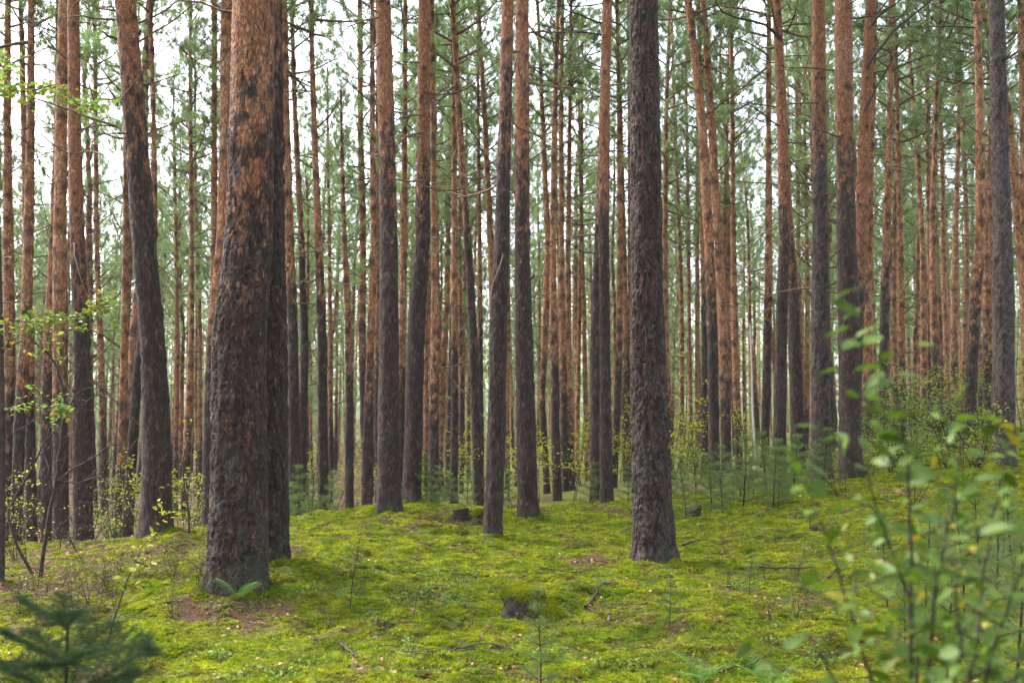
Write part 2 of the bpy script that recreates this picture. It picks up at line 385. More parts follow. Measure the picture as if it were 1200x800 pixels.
# ------------------------------------------------------------------ the pines measured in the photograph
# label, depth (m), pixel height where the bark turns orange, grey tone, detail tier, control points (x, y, width) from the foot up
GA = "slender pines beyond the mossy crest"
LA = "slender pine with dark foot and orange upper trunk beyond the mossy crest"
GL = "slim pines beyond the bare twiggy bush"
LL = "slim orange pine rising behind the bare twiggy bush"
GR = "slim pines behind the leafy shrub"
LR = "slim pine among the crowded orange trunks behind the leafy foreground shrub"
PINES = [
 ("massive foreground pine, dark plated bark turning orange higher up, fern at its foot", 8.0, 135, .05, 0, [(277,700,70),(278,660,63),(279,560,58),(280,400,56),(290,280,50),(294,140,46),(296,0,43)]),
 ("thick pine standing half hidden directly behind the massive foreground pine", 8.7, -60, .0, 0, [(317,672,47),(315,640,44),(313,400,44),(311,280,42),(311,140,39),(311,0,36)]),
 ("straight thick pine, charcoal bark along its whole length, alone on the moss", 9.6, -260, .15, 0, [(767,663,52),(766,640,46),(763,540,42),(758,400,37),(757,280,34.5),(755,140,32),(753,0,30)]),
 ("narrow dark pine curving to the right, just beside the small mossy stump", 11.8, 120, .1, 1, [(578,629,22),(578,600,20),(582,500,20),(584,380,19),(588,280,16),(592,140,14),(595,0,13)]),
 ("pine with orange knotted top, rising next to the narrow dark curving pine", 13.5, 195, .05, 1, [(619,609,25),(618,580,22),(616,480,22),(614,400,20),(612,280,17),(612,140,16),(612,0,15)]),
 ("stout pine with orange upper half on the moss crest, thicker of a pair", 13.7, 190, .1, 1, [(455,608,29),(455,580,26),(455,480,24),(455,380,21),(454,280,19.5),(451,150,19),(447,0,18)]),
 ("pine with orange knotted upper half on the moss crest, slimmer of a pair", 15.2, 210, .0, 1, [(483,600,23),(483,570,21),(485,470,20),(487,380,19.5),(494,280,17),(496,140,15),(497,0,14)]),
 ("strongly leaning pine with two dead branch stubs on its reddish upper trunk", 11.3, 120, .0, 1, [(185,640,37),(184,610,33),(182,500,29),(178,400,26),(168,280,24),(160,150,23),(151,0,21)]),
 ("straight dark pine with pale orange top, thickest of those behind the twiggy bush", 16.6, 310, .05, 1, [(98,641,20),(97,600,18.5),(97,500,18),(98,400,16),(95,280,14.5),(93,140,12.5),(91,0,11.5)]),
 ("orange pine with knotty trunk touching a curved thinner pine, behind the twiggy bush", 18.7, 440, .0, 2, [(71,641,17),(72,600,15.5),(73,500,15),(75,400,15),(75,280,13),(75,140,11.5),(75,0,10)]),
 ("thinner curved orange pine passing behind the knotty orange pine", 21.0, 430, .0, 2, [(56,637,13),(58,500,12),(60,400,11.5),(64,280,9.5),(66,140,7),(67,0,5.5)]),
 (LL, 20.0, 430, .0, 2, [(18,640,12),(23,500,11),(28,400,11),(29,280,10),(31,140,7.5),(33.5,0,6)]),
 (LL, 22.0, 440, .0, 2, [(37,638,12),(33,500,9),(31,400,8),(26,280,7),(25,100,5),(24,0,4)]),
 (LL, 21.0, 450, .0, 2, [(10,630,11),(8,450,11),(8,280,10),(10,140,7),(11.5,0,5.5)]),
 (LL, 29.0, 470, .0, 2, [(123,645,8),(121,500,7),(118,400,6),(115,280,5),(112,100,4),(111,0,3.5)]),
 ("pine with kinked lower trunk between the straight dark pine and the leaning one", 24.0, 520, .0, 2, [(137,648,9.5),(139,600,9),(145,500,8.5),(149,400,7.5),(151,280,6),(150,180,5),(149,80,4)]),
 ("dark slanting trunk leaning against the view of the strongly leaning pine", 20.0, 300, .0, 2, [(149,640,12),(154,560,11),(160,490,10),(165,430,9.5),(176,340,8),(183,280,6),(180,150,4.5),(177,80,4)]),
 ("pale orange pine showing along the edge of the massive foreground pine", 19.0, 420, .25, 2, [(245,630,15),(246,540,14),(248,400,13.5),(259,280,13),(262,140,14),(264,0,14)]),
 (LA, 30.0, 470, .0, 2, [(240,620,8),(243,500,7.5),(247,400,7),(249,280,6.5),(250,140,6),(251.5,0,5.5)]),
 ("dark-footed pine close behind the half hidden thick pine", 20.0, 330, .05, 2, [(345,612,15),(344,540,13),(342,400,11),(338,280,10),(335,140,9),(333,0,8)]),
 ("slim dark pine next to the small green spruces on the crest", 24.0, 280, .0, 2, [(354,592,10),(354,500,9.5),(357,400,8.5),(354,280,6.5),(347,130,5),(342,0,4)]),
 ("pine with many thin side branches standing free against the pale sky", 20.5, 330, .0, 2, [(379,615,12),(379,560,11),(379,400,10),(375,280,8),(368,100,5.5),(365,0,4.5)]),
 (LA, 45.0, 480, .0, 2, [(388,600,5),(388,400,4.5),(386,280,4)]),
 (LA, 44.0, 520, .0, 2, [(206,590,5.5),(208,400,5),(206,280,4)]),
 (LA, 30.0, 520, .0, 2, [(216,600,9),(220,480,8),(223,400,6),(222,300,4.5)]),
 (LA, 44.0, 520, .0, 2, [(234,600,5.5),(233,400,5),(230,280,4)]),
 ("dark slender pine whose thin top ends in a lacy crown in the sky gap", 23.0, 400, .05, 2, [(409,615,11),(409,480,9),(408,380,7.5),(404,280,5),(402,200,3),(401,130,1.5)]),
 ("pine hugging the stout crest pine, dark below and orange above", 20.0, 430, .05, 2, [(430,608,13),(432,500,11.5),(435,400,8),(439,280,6.5),(438,140,5),(437,0,4)]),
 (LA, 34.0, 420, .05, 2, [(443,602,7),(443,480,7),(443,380,6.5),(443,280,6)]),
 ("orange pine filling the gap between the two crest pines", 27.0, 430, .0, 2, [(470,600,9.5),(470,480,8.5),(470,380,8),(474,280,7.5),(475,140,5.5),(474,0,4.5)]),
 (LA, 42.0, 520, .0, 2, [(499,600,6),(499,380,5),(501,200,4.5)]),
 ("orange-flanked pine directly behind the slimmer crest pine", 22.0, 450, .0, 2, [(508,602,12.5),(508,520,11.5),(509,400,10),(509,280,8),(507,140,5.5),(506,0,4.5)]),
 (LA, 42.0, 520, .0, 2, [(518,600,5.5),(516,480,5),(514,380,4.5)]),
 (LA, 36.0, 380, .0, 2, [(523,600,6.5),(526,500,6),(528,430,5)]),
 ("straight slender pine behind the fallen twig on the crest", 26.0, 400, .05, 2, [(532,606,9),(532,500,8.5),(533,380,8),(534,280,6.5),(531,100,4.5),(530,0,3.5)]),
 ("pine bending to the left as it rises, dark below, orange only at the top", 22.5, 245, .1, 2, [(561,597,13),(559,520,11.5),(555,400,9.5),(548,280,8.5),(538,140,7),(530,0,5.5)]),
 (LA, 32.0, 420, .0, 2, [(582,600,8),(581,400,8),(574,280,7.5),(566,140,5.5),(561,0,4)]),
 (LA, 33.0, 370, .0, 2, [(562,600,8),(565,480,7),(565,380,6),(557,280,5),(560,190,4),(563,150,2.5)]),
 (LA, 46.0, 520, .0, 2, [(540,600,5),(543,400,4.5),(545,280,4)]),
 (LA, 42.0, 520, .0, 2, [(594,600,5.5),(595,400,5)]),
 ("crooked slim pine with wavy orange trunk next to the orange-topped pine", 29.0, 450, .0, 2, [(642,594,8),(638,520,7.5),(635,470,7),(639,380,7.5),(642,280,6.5),(637,175,5.5),(633,70,4),(630,0,3)]),
 (LA, 25.0, 400, .15, 2, [(653,594,10.5),(652,500,9.5),(648,380,8.5),(648,280,7),(649,140,5.5),(655,0,4)]),
 (LA, 28.0, 430, .0, 2, [(664,594,9),(661,500,8.5),(656,380,8),(660,280,6.5),(659,140,5),(658,0,4)]),
 (LA, 29.0, 480, .0, 2, [(670,594,8.5),(668,480,8),(666,380,7),(666,280,5.5),(668,150,4)]),
 (LA, 44.0, 540, .0, 2, [(675,594,6),(677,480,5.5),(679,380,5)]),
 (LA, 44.0, 540, .0, 2, [(689,594,6),(687,480,5.5),(684,380,5),(681,240,4)]),
 ("dark pine pressed against the reddish-topped pine, nearly touching it", 18.5, 240, .05, 2, [(698,592,14),(698,520,12.5),(697,400,11),(700,280,8),(705,140,7),(709,0,5)]),
 ("pine with smooth reddish upper trunk, in front of a nearly touching dark twin", 16.5, 215, .1, 1, [(712,593,16.5),(710,560,14),(709,480,12),(708,380,11.5),(707,280,11.5),(708,140,11.5),(712,0,11)]),
 (LA, 28.0, 390, .1, 2, [(719,590,8.5),(722,480,8),(726,380,7.5),(728,280,6.5),(726,140,4.5),(724,60,3)]),
 (LA, 38.0, 430, .05, 2, [(733,590,6.5),(733,380,6),(732,280,5),(728,150,3.5)]),
 (LA, 38.0, 400, .05, 2, [(740,590,6.5),(739,380,6),(739,100,4.5),(736,0,4)]),
 (LA, 36.0, 470, .0, 2, [(788,580,7),(784,480,6.5),(779,380,6.5),(777,280,6),(782,140,4.5),(785,0,3.5)]),
 (LA, 44.0, 470, .0, 2, [(799,580,5.5),(799,380,5),(795,280,4.5),(791,150,3.5)]),
 ("orange pine leaning left, foot hidden in the patch of young pines", 23.0, 335, .1, 2, [(837,566,14),(836,500,12),(832,340,11),(829,280,11),(822,140,10),(807,0,8)]),
 ("branchy orange pine leaning left alongside a thicker orange one", 26.0, 430, .0, 2, [(851,550,12),(849,460,11),(846,340,10.5),(842,280,10),(835,140,8.5),(825,0,6.5)]),
 (LA, 28.0, 330, .1, 2, [(826,550,9.5),(827,430,8.5),(827,340,7),(824,240,5)]),
 (LA, 30.0, 470, .0, 2, [(866,545,8.5),(864,440,8),(861,340,7),(860,240,5)]),
 (LA, 46.0, 500, .0, 2, [(810,555,5),(807,340,4.5),(806,240,4)]),
 (LA, 46.0, 500, .0, 2, [(817,555,5),(816,340,4.5),(817,240,4)]),
 ("slim straight pine beside the thin whitish sapling stem", 27.0, 350, .05, 2, [(896,562,9.5),(897,480,9),(899,340,8.5),(900,280,7.5),(899,140,5.5),(902,0,4.5)]),
 ("dark pine with reddish top and long dead side branches, foot in young pines", 21.0, 255, .15, 1, [(912,566,16),(913,500,13.5),(916,340,12),(919,280,11.5),(918,140,11.5),(912,0,10)]),
 ("ringed knobbly pine trunk beside the pine with long dead side branches", 21.5, 300, .15, 1, [(936,553,15.5),(934,480,14),(931,340,12.5),(928,280,9),(921,140,7),(914,0,5)]),
 ("grey straight pine with pinkish top, its foot behind young pines", 17.5, 150, .6, 1, [(964,573,24),(963,540,21),(963,440,20),(964,340,19),(965,280,17),(963,140,15.5),(961,0,14)]),
 ("thick pine with bright orange top and dark foot behind the leafy shrub", 16.8, 175, .1, 1, [(998,562,27),(997,520,24),(997,440,22.5),(996,340,21.5),(993,280,20),(989,140,19),(986,0,18.5)]),
 (LR, 44.0, 480, .0, 2, [(945,545,5),(945,340,4.5),(944,240,4)]),
 (LR, 38.0, 470, .0, 2, [(959,545,6),(957,340,5.5),(953,280,5.5),(948,100,4.5),(946,0,4)]),
 (LR, 44.0, 470, .0, 2, [(940,545,5),(937,340,4.5),(935,240,4.5),(933,100,3.5)]),
 ("orange pine leaning right away from the thick bright-topped pine", 21.0, 330, .0, 1, [(1000,550,15),(1002,440,14.5),(1007,340,14),(1011,280,13.5),(1017,140,12.5),(1024,0,11)]),
 (LR, 27.0, 480, .0, 2, [(1014,525,10),(1018,340,9.5),(1021,280,9),(1023,200,7),(1024,80,5)]),
 ("grey slim pine rising in the gap behind the leafy shrub", 26.0, 300, .5, 2, [(1034,530,9.5),(1037,340,9),(1041,280,8),(1042,140,6),(1042,60,4.5)]),
 (LR, 30.0, 430, .0, 2, [(1058,525,8.5),(1056,340,7.5),(1051,280,6),(1050,120,4)]),
 (LR, 34.0, 470, .0, 2, [(1083,515,7),(1079,420,7),(1076,340,7),(1083,280,5.5),(1073,140,4.5),(1065,70,3)]),
 (LR, 34.0, 430, .0, 2, [(1091,525,7.5),(1090,420,7),(1088,340,7),(1091,260,5.5),(1087,180,4)]),
 (LR, 28.0, 400, .1, 2, [(1100,540,9.5),(1097,440,9),(1094,340,8.5),(1096,250,6),(1100,100,4)]),
 (LR, 38.0, 450, .0, 2, [(1113,525,6.5),(1110,400,6),(1107,340,5.5),(1111,280,5.5),(1105,200,4.5),(1101,90,3.5)]),
 (LR, 31.0, 420, .0, 2, [(1122,515,8.5),(1120,420,8),(1118,340,8),(1125,270,5.5),(1121,180,4)]),
 (LR, 44.0, 450, .0, 2, [(1127,510,5.5),(1127,340,5),(1136,280,5),(1128,150,4),(1124,50,3)]),
 ("reddish straight pine, dark foot behind the yellow-leaved bush", 22.0, 350, .0, 2, [(1136,500,12),(1138,420,11.5),(1141,340,11),(1145,280,10.5),(1144,140,8),(1143,0,7)]),
 (LR, 27.0, 400, .1, 2, [(1157,505,10),(1156,420,9.5),(1154,340,9),(1152,280,6.5),(1151,150,4.5)]),
 ("grey knotty pine, thick and straight, with scaly foot beyond the leafy shrub", 17.3, -100, .75, 1, [(1177,551,24),(1176,520,22),(1175,440,21),(1175,340,20),(1175,280,18),(1174,140,16.5),(1173,0,16)]),
 (LR, 34.0, 380, .1, 2, [(1163,520,7.5),(1163,340,6.5),(1164,280,5.5),(1161,100,4)]),
 ("orange pine slanting behind the grey knotty pine", 26.0, 520, .0, 2, [(1207,540,9),(1203,340,8.5),(1197,280,8),(1184,140,7.5),(1168,70,6.5),(1151,20,5.5),(1148,-10,5)]),
 ("upright orange pine beside the grey knotty pine's upper trunk", 25.0, 520, .0, 2, [(1206,530,10),(1202,340,9),(1199,280,8.5),(1196,140,8),(1195,0,8)]),
]

def straighten(lab, d, pts):
    """slim far trunks grow nearly straight: smooth the measured centre line"""
    if d < 25 or len(pts) < 4 or any(w in lab for w in ("crooked", "kinked", "slanting", "bending")): return pts
    ys = np.array([p[1] for p in pts], float); c = np.polyfit(ys, [p[0] for p in pts], 2)
    return [(float(np.polyval(c, p[1])), p[1], p[2]) for p in pts]
PINES = [(a, d, oy, tn, ti, straighten(a, d, pts)) for a, d, oy, tn, ti, pts in PINES]

# ------------------------------------------------------------------ terrain
CTRL = []
for lab, d, oy, tone, tier, pts in PINES:
    if d <= 22.6 and lab not in (LA,):
        p = at_depth(pts[0][0], pts[0][1], d); CTRL.append(p)
for x in (-3.5, -2, -0.5, 1, 2.5, 4):
    for y in (2.0, 4.2, 6.2):
        CTRL.append(np.array([x, y, 0.02 * x]))
CTRL.append(at_depth(40, 668, 9.6)); CTRL.append(at_depth(1120, 600, 12.0)); CTRL.append(at_depth(890, 610, 13.0))
CTRL = np.array(CTRL)

def z_base(x, y):
    a = np.clip(x / np.maximum(y, 6), -0.6, 0.6)
    s = -0.065 + 0.13 * a
    yy = np.clip(y - 14.5, 0, None)
    fall = np.where(yy < 30, yy, 30 + 12 * (1 - np.exp(-(yy - 30) / 12)))
    return s * fall
_cx, _cy, _cz = CTRL.T
LG = 3.6
_K = np.exp(-((_cx[:, None] - _cx) ** 2 + (_cy[:, None] - _cy) ** 2) / (2 * LG * LG)) + 0.03 * np.eye(len(CTRL))
_W = np.linalg.solve(_K, _cz - z_base(_cx, _cy))
FEET = []
for lab, d, oy, tone, tier, pts in PINES:
    p = at_depth(pts[0][0], pts[0][1], d); FEET.append((p[0], d, pts[0][2] / F * d))
NEARFEET = [f for f in FEET if f[1] < 20]
HUMPS = []     # moss hummocks seen on the crest: pixel, depth
for px, py, dep, r, h in ((445, 622, 12.6, .32, .10), (500, 626, 12.4, .36, .08), (672, 612, 12.6, .42, .09), (545, 606, 14.2, .5, .08),
                          (215, 655, 10.8, .5, .10), (655, 702, 8.0, .26, .10), (835, 702, 7.9, .28, .08), (420, 608, 14, .5, .06), (240, 640, 11.5, .4, .1)):
    p = at_depth(px, py, dep); HUMPS.append((p[0], p[1], r, h))

def height(x, y):
    x = np.asarray(x, float); y = np.asarray(y, float)
    z = z_base(x, y)
    for i in range(len(CTRL)):
        z = z + _W[i] * np.exp(-((x - _cx[i]) ** 2 + (y - _cy[i]) ** 2) / (2 * LG * LG))
    return z

def relief(x, y):
    """moss cushions and low mounds on top of the terrain"""
    x = np.asarray(x, float); y = np.asarray(y, float)
    near = smooth(24, 14, y)
    z = (fbm(x * 0.7 + 31, y * 0.7 + 9, 3, 3) - 0.5) * 0.20
    f1, f2, r = voronoi(x * 2.6 + 40 + 1.2 * vnoise(x * 1.5, y * 1.5, 11), y * 3.1 + 20 + 1.2 * vnoise(x * 1.5, y * 1.5, 12), 20)
    z = z + near * (np.clip(1 - f1 * f1 * 1.3, 0, 1) * (0.015 + 0.055 * r))
    z = z + near * (fbm(x * 5, y * 5, 33, 4) - 0.5) * 0.08
    for fx, fy, w in NEARFEET:
        d2 = (x - fx) ** 2 + (y - fy) ** 2
        z = z + 0.07 * np.exp(-d2 / (2 * (0.25 + w * 0.7) ** 2))
    for hx, hy, hr, hh in HUMPS:
        z = z + hh * np.exp(-((x - hx) ** 2 + (y - hy) ** 2) / (2 * (hr * .6) ** 2))
    return z - 0.05

def ground(x, y):
    return height(x, y) + relief(x, y)

def gz(x, y):
    return float(ground(np.array([x]), np.array([y]))[0])

def ground_at(px, py, dmax=22.0):
    d = ray(px, py); d = d / d[1]
    ys = np.arange(1.0, dmax, 0.02)
    P = np.array([0, 0, CAM_H]) + d * ys[:, None]
    hit = np.nonzero(P[:, 2] < ground(P[:, 0], P[:, 1]))[0]
    i = hit[0] if len(hit) else len(ys) - 1
    return np.array([P[i, 0], P[i, 1], gz(P[i, 0], P[i, 1])])

def litter_amount(x, y):
    l = smooth(0.52, 0.74, fbm(x * 1.1 + 5, y * 1.1 + 70, 50, 4)) * 0.62
    l = np.maximum(l, smooth(0.56, 0.76, fbm(x * 3.6, y * 3.6, 60, 3)) * 0.62)
    for fx, fy, w in NEARFEET:
        l = np.maximum(l, 0.6 * np.exp(-((x - fx) ** 2 + (y - fy + 0.1) ** 2) / (2 * (0.10 + w * .5) ** 2)))
    for px, py, r in LITTER_SPOTS:
        l = np.maximum(l, (.9 if r in (.30, .22, .28) else .62) * np.exp(-((x - px) ** 2 + ((y - py) * .8) ** 2) / (2 * r * r)))
    l = np.maximum(l, smooth(15, 24, y) * 0.32)
    # left corner under the bare bush is twiggy and brown
    l = np.maximum(l, 0.62 * smooth(-2.2, -3.8, x) * smooth(5.5, 8.5, y))
    return l
LITTER_SPOTS = []
for px, py, dep, r in ((300, 712, 7.4, .30), (240, 700, 7.6, .22), (690, 655, 10.0, .28), (655, 652, 10.2, .2), (585, 745, 6.6, .16), (840, 650, 10, .2), (60, 700, 7.5, .5), (330, 645, 10.5, .3), (560, 770, 6, .12)):
    p = at_depth(px, py, dep); LITTER_SPOTS.append((p[0], p[1], r))

def lines(a, b, fine, outer, grow=1.16):
    c = list(np.arange(a, b + 1e-6, fine)); s = fine
    lo = [a]; 
    while lo[-1] > -outer: s = min(s * grow, 40); lo.append(lo[-1] - s)
    s = fine; hi = [c[-1]]
    while hi[-1] < outer: s = min(s * grow, 40); hi.append(hi[-1] + s)
    return np.array(lo[:0:-1] + c + hi[1:])
gx = lines(-7.5, 8.5, 0.052, 600); gy = lines(3.2, 17.5, 0.056, 700)
gy = gy[gy > -260]
GX, GY = np.meshgrid(gx, gy)
GZ = ground(GX.ravel(), GY.ravel())
nx_, ny_ = len(gx), len(gy)
i = np.arange(ny_ - 1)[:, None]; j = np.arange(nx_ - 1)[None, :]
gf = np.stack([i * nx_ + j, i * nx_ + j + 1, (i + 1) * nx_ + j + 1, (i + 1) * nx_ + j], -1).reshape(-1, 4)
g = MB()
g.add(np.stack([GX.ravel(), GY.ravel(), GZ], 1), gf, 0, True, litter=litter_amount(GX.ravel(), GY.ravel()))
forest_floor = link("ground", g.mesh("ground", [M_GROUND]), kind="structure")

# ------------------------------------------------------------------ pines
def trunk_mesh(name, zc, xc, yc, rc, z0, z1, zvis, nseg, dz, seed, orange_z, tone, mats, amp=0.012, plate_w=0.045, hmax=None, lobes=True):
    """trunk along a centre line given by samples (zc -> xc, yc, rc); rows dense up to zvis"""
    rng = np.random.default_rng(seed)
    z = np.concatenate([np.arange(z0, zvis, dz), np.arange(zvis, z1, 0.35), [z1]])
    def sm(a):
        b = np.interp(z, zc, a)
        k = max(3, int(0.5 / dz) | 1)
        if len(b) > 2 * k:
            p = np.pad(b, k // 2, mode='reflect', reflect_type='odd'); b2 = np.convolve(p, np.ones(k) / k, 'valid')[:len(b)]
            m = np.arange(len(b)) < (zvis - z0) / dz - k
            b = np.where(m, b2, b)
        return b
    x, y, r = sm(xc), sm(yc), np.interp(z, zc, rc)
    th = np.linspace(0, 2 * np.pi, nseg, endpoint=False)
    TH, Z = np.meshgrid(th, z); R = np.repeat(r[:, None], nseg, 1)
    rm = float(np.median(r[: max(2, int((zvis - z0) / dz))]))
    nu = max(5, int(round(2 * np.pi * rm / plate_w)))
    U = TH / (2 * np.pi) * nu
    V = Z / (plate_w * 3.0)
    so = seed * 7 % 200
    wv = vnoise(U * 1, Z * 9 + so, 71, nu) - .5 + .6 * (vnoise(U * 3, Z * 26 + so, 72, nu * 3) - .5)
    wu = vnoise(U * 1, Z * 6 + so, 75, nu) - .5 + .7 * (vnoise(U * 3, Z * 22 + so, 76, nu * 3) - .5)
    f1, f2, cr = voronoi(U + wu * 1.3, V + wv * 1.5 + so, 80, nu)
    g1, g2, gr = voronoi(U * 2 + wu * 1.6, V * 2.1 + wv * 1.6 + so + 9, 86, nu * 2)
    edge = (f2 - f1) + 0.55 * (vnoise(U * 2, Z * 14 + so, 73, nu * 2) - .45)      # fissures open and close
    ridge = 1 - np.abs(vnoise(U * .9 + wu, Z * 2.4 + so, 78, max(3, int(nu * .9))) - .5) * 2.0
    plate = smooth(-0.05, 0.30, edge) * (0.72 + 0.28 * smooth(0, .22, g2 - g1))
    plate = np.clip(plate - 0.45 * smooth(.80, 1.0, ridge), 0, 1)
    big = vnoise(U * 0.25, Z * 1.3 + so, 90, max(2, nu // 4))
    org = smooth(orange_z - 1.9, orange_z + 1.7, Z + (vnoise(U * .5, Z * 2.2 + so, 95, max(2, nu // 2)) - .5) * 1.2 + (vnoise(U, Z * 11 + so, 96, nu) - .5) * 1.8)
    f1b, f2b, crb = voronoi(U * 1 + 3, Z / (plate_w * 1.5) + so, 84, nu)
    disp = (plate * (0.45 + 0.35 * cr + .2 * gr) - .25 * g1 * gr) * amp * (1 - 0.72 * org) + (smooth(0, .25, f2b - f1b) * (0.3 + 0.7 * crb)) * amp * 0.38 * org
    disp += (vnoise(U * 2, Z * 40 + so, 97, nu * 2) - .5) * amp * 0.5
    # fissured plates stick out a little at their lower edge
    disp += amp * 0.5 * (f1 * (cr - .4)) * (1 - org) - amp * .5 * smooth(.80, 1.0, ridge) * (1 - org)
    disp *= np.clip(R / rm, 0.25, 1.1)
    disp += (vnoise(U * 3 / nu * 1.0, Z * 1.1 + so, 99, 3) - .5) * R * 0.10
    # knots in loose whorls
    knot = np.zeros_like(Z)
    zk = z0 + 0.9 + rng.random() * .4
    while zk < min(z1, zvis + 1):
        for q in range(rng.integers(2, 5)):
            tk = rng.random() * 2 * np.pi; zz = zk + rng.normal(0, .05); s = max(rm * rng.uniform(0.16, 0.30), .6 * dz + .010)
            rows = slice(max(0, np.searchsorted(z, zz - 4 * s)), np.searchsorted(z, zz + 4 * s))
            dth = (TH[rows] - tk + np.pi) % (2 * np.pi) - np.pi
            g2 = np.exp(-((dth * R[rows]) ** 2 + ((Z[rows] - zz) * 0.85) ** 2) / (2 * s * s))
            ring = g2 * (1 - 0.8 * np.exp(-((dth * R[rows]) ** 2 + (Z[rows] - zz) ** 2) / (2 * (s * .4) ** 2)))
            disp[rows] += ring * s * (0.40 if dz < .05 else .18)
            knot[rows] = np.maximum(knot[rows], np.clip(g2 * 1.5 - .35, 0, 1))
        zk += rng.uniform(0.28, 0.62)
    if lobes:
        ph = rng.random() * 6.28
        hh = np.clip(Z - (z0 + 0.25), 0, None)
        fl = np.exp(-hh / 0.22)
        disp += R * fl * (0.0 + 0.26 * np.clip(np.cos(TH * 3 + ph) * 0.6 + np.cos(TH * 5 + 2 * ph) * .4, 0, 1))
    RR = R + disp
    P = np.stack([x[:, None] + RR * np.cos(TH), y[:, None] + RR * np.sin(TH), Z], -1).reshape(-1, 3)
    # bring the foot to the origin
    mb = MB()
    tn = np.clip(tone + 0.25 * (big - .5), 0, 1)
    mb.add(P, grid_faces(len(z), nseg), 0, True, orange=org.ravel(), plate=plate.ravel(), knot=knot.ravel(), tone=tn.ravel(), hgt=(Z - z0 - .25).ravel())
    mb.add(P[-nseg:], [[0, k, k + 1] for k in range(1, nseg - 1)], 0)
    return mb.mesh(name, mats)

def curve_pts(p0, d0, length, n, bend, rng, wob=0.1):
    """a wandering twig path"""
    pts = [np.array(p0, float)]; d = np.array(d0, float); d /= np.linalg.norm(d)
    st = length / (n - 1)
    for k in range(n - 1):
        d = d + np.array(bend) / (n - 1) + rng.normal(0, wob, 3); d /= np.linalg.norm(d)
        pts.append(pts[-1] + d * st)
    return np.array(pts)

def needles(mb, C, D, k, length, width, mat, rng, spread=0.75, taper=True):
    """k thin needles round each centre C, about the axis D"""
    n = len(C)
    C = np.repeat(C, k, 0); D = np.repeat(D, k, 0)
    v = D * 0.7 + rng.normal(0, spread, (n * k, 3)); v /= np.linalg.norm(v, axis=1)[:, None] + 1e-9
    L = length * rng.uniform(0.6, 1.15, (n * k, 1))
    s = np.cross(v, rng.normal(0, 1, (n * k, 3))); s /= np.linalg.norm(s, axis=1)[:, None] + 1e-9
    B = C + rng.normal(0, length * 0.22, C.shape)
    V = np.stack([B - s * width / 2, B + s * width / 2, B + v * L], 1).reshape(-1, 3)
    mb.add(V, np.arange(n * k * 3).reshape(-1, 3), mat)

def crown_mesh(name, seed, L=10.0, span=2.2, nlimb=46, dens=1.0, k=20, dead=14):
    """scots pine crown: limbs with upturned ends, needle tufts at the twig ends, dead twigs below; z=0 is the crown base"""
    rng = np.random.default_rng(seed)
    mb = MB(); C = []; D = []
    az = rng.random() * 6
    for q in range(nlimb):
        t = (q + rng.random()) / nlimb
        az += 2.4 + rng.normal(0, .5)
        z = t * L * 0.97
        prof = span * (0.35 + 0.65 * math.sin(math.pi * min(1, 0.18 + t * 0.9)) ** 0.8) * rng.uniform(0.55, 1.2)
        if t < .3 and rng.random() < .35: prof *= .5
        tilt = 0.15 + 0.9 * t + rng.normal(0, .15)
        d = np.array([math.cos(az) * math.cos(tilt), math.sin(az) * math.cos(tilt), math.sin(tilt)])
        path = curve_pts((0, 0, z), d, prof, 7, (0, 0, 0.25), rng, .10)
        mb.tube(path, np.linspace(0.035 - .015 * t, 0.008, 7), 4, 0, False)
        nt_ = int((3.0 + prof * 4.0) * dens)
        for w in range(nt_):
            s = rng.uniform(0.25, 1.0) ** .7
            f = s * 6; i0 = min(5, int(f)); p = path[i0] * (1 - (f - i0)) + path[i0 + 1] * (f - i0)
            dd = path[i0 + 1] - path[i0]; dd /= np.linalg.norm(dd)
            dd = dd * .7 + rng.normal(0, .6, 3) + np.array([0, 0, .25]); dd /= np.linalg.norm(dd)
            tl = rng.uniform(.25, .75) * (0.5 + .3 * prof)
            tw = curve_pts(p, dd, tl, 4, (0, 0, .3), rng, .15)
            if w % 2 == 0: mb.tube(tw, np.linspace(.010, .004, 4), 3, 0, False)
            for u in (.72, .88, 1.0):
                g_ = u * 3; j0 = min(2, int(g_)); C.append(tw[j0] * (1 - (g_ - j0)) + tw[j0 + 1] * (g_ - j0)); D.append(tw[j0 + 1] - tw[j0])
    C = np.array(C); D = np.array(D); D /= np.linalg.norm(D, axis=1)[:, None] + 1e-9
    needles(mb, C, D, k, 0.15, 0.016, 1, rng)
    for q in range(dead):
        z = -rng.uniform(0, 5.5); az = rng.random() * 6.28; tilt = rng.normal(0.0, .3)
        d = np.array([math.cos(az) * math.cos(tilt), math.sin(az) * math.cos(tilt), math.sin(tilt)])
        ln = rng.uniform(.4, 1.9)
        path = curve_pts((0, 0, z), d, ln, 6, (0, 0, rng.normal(0, .5)), rng, .14)
        mb.tube(path, np.linspace(.016, .004, 6), 4, 0, False)
        for w in range(rng.integers(1, 5)):
            i0 = rng.integers(2, 5)
            tw = curve_pts(path[i0], path[i0] - path[i0 - 1] + rng.normal(0, ln * .12, 3), rng.uniform(.2, .6), 4, (0, 0, .1), rng, .2)
            mb.tube(tw, np.linspace(.006, .002, 4), 3, 0, False)
    return mb.mesh(name, [M_LIMB, M_NEEDLE])

CROWNS = [crown_mesh("crown", 100 + q, L=9.5 + (q % 3), span=(2.0, 2.5, 1.7, 2.2, 2.8, 1.9, 2.3, 2.1)[q], nlimb=(44, 52, 38, 46, 54, 40, 48, 42)[q]) for q in range(8)]
CROWN_L = [9.5 + (q % 3) for q in range(8)]

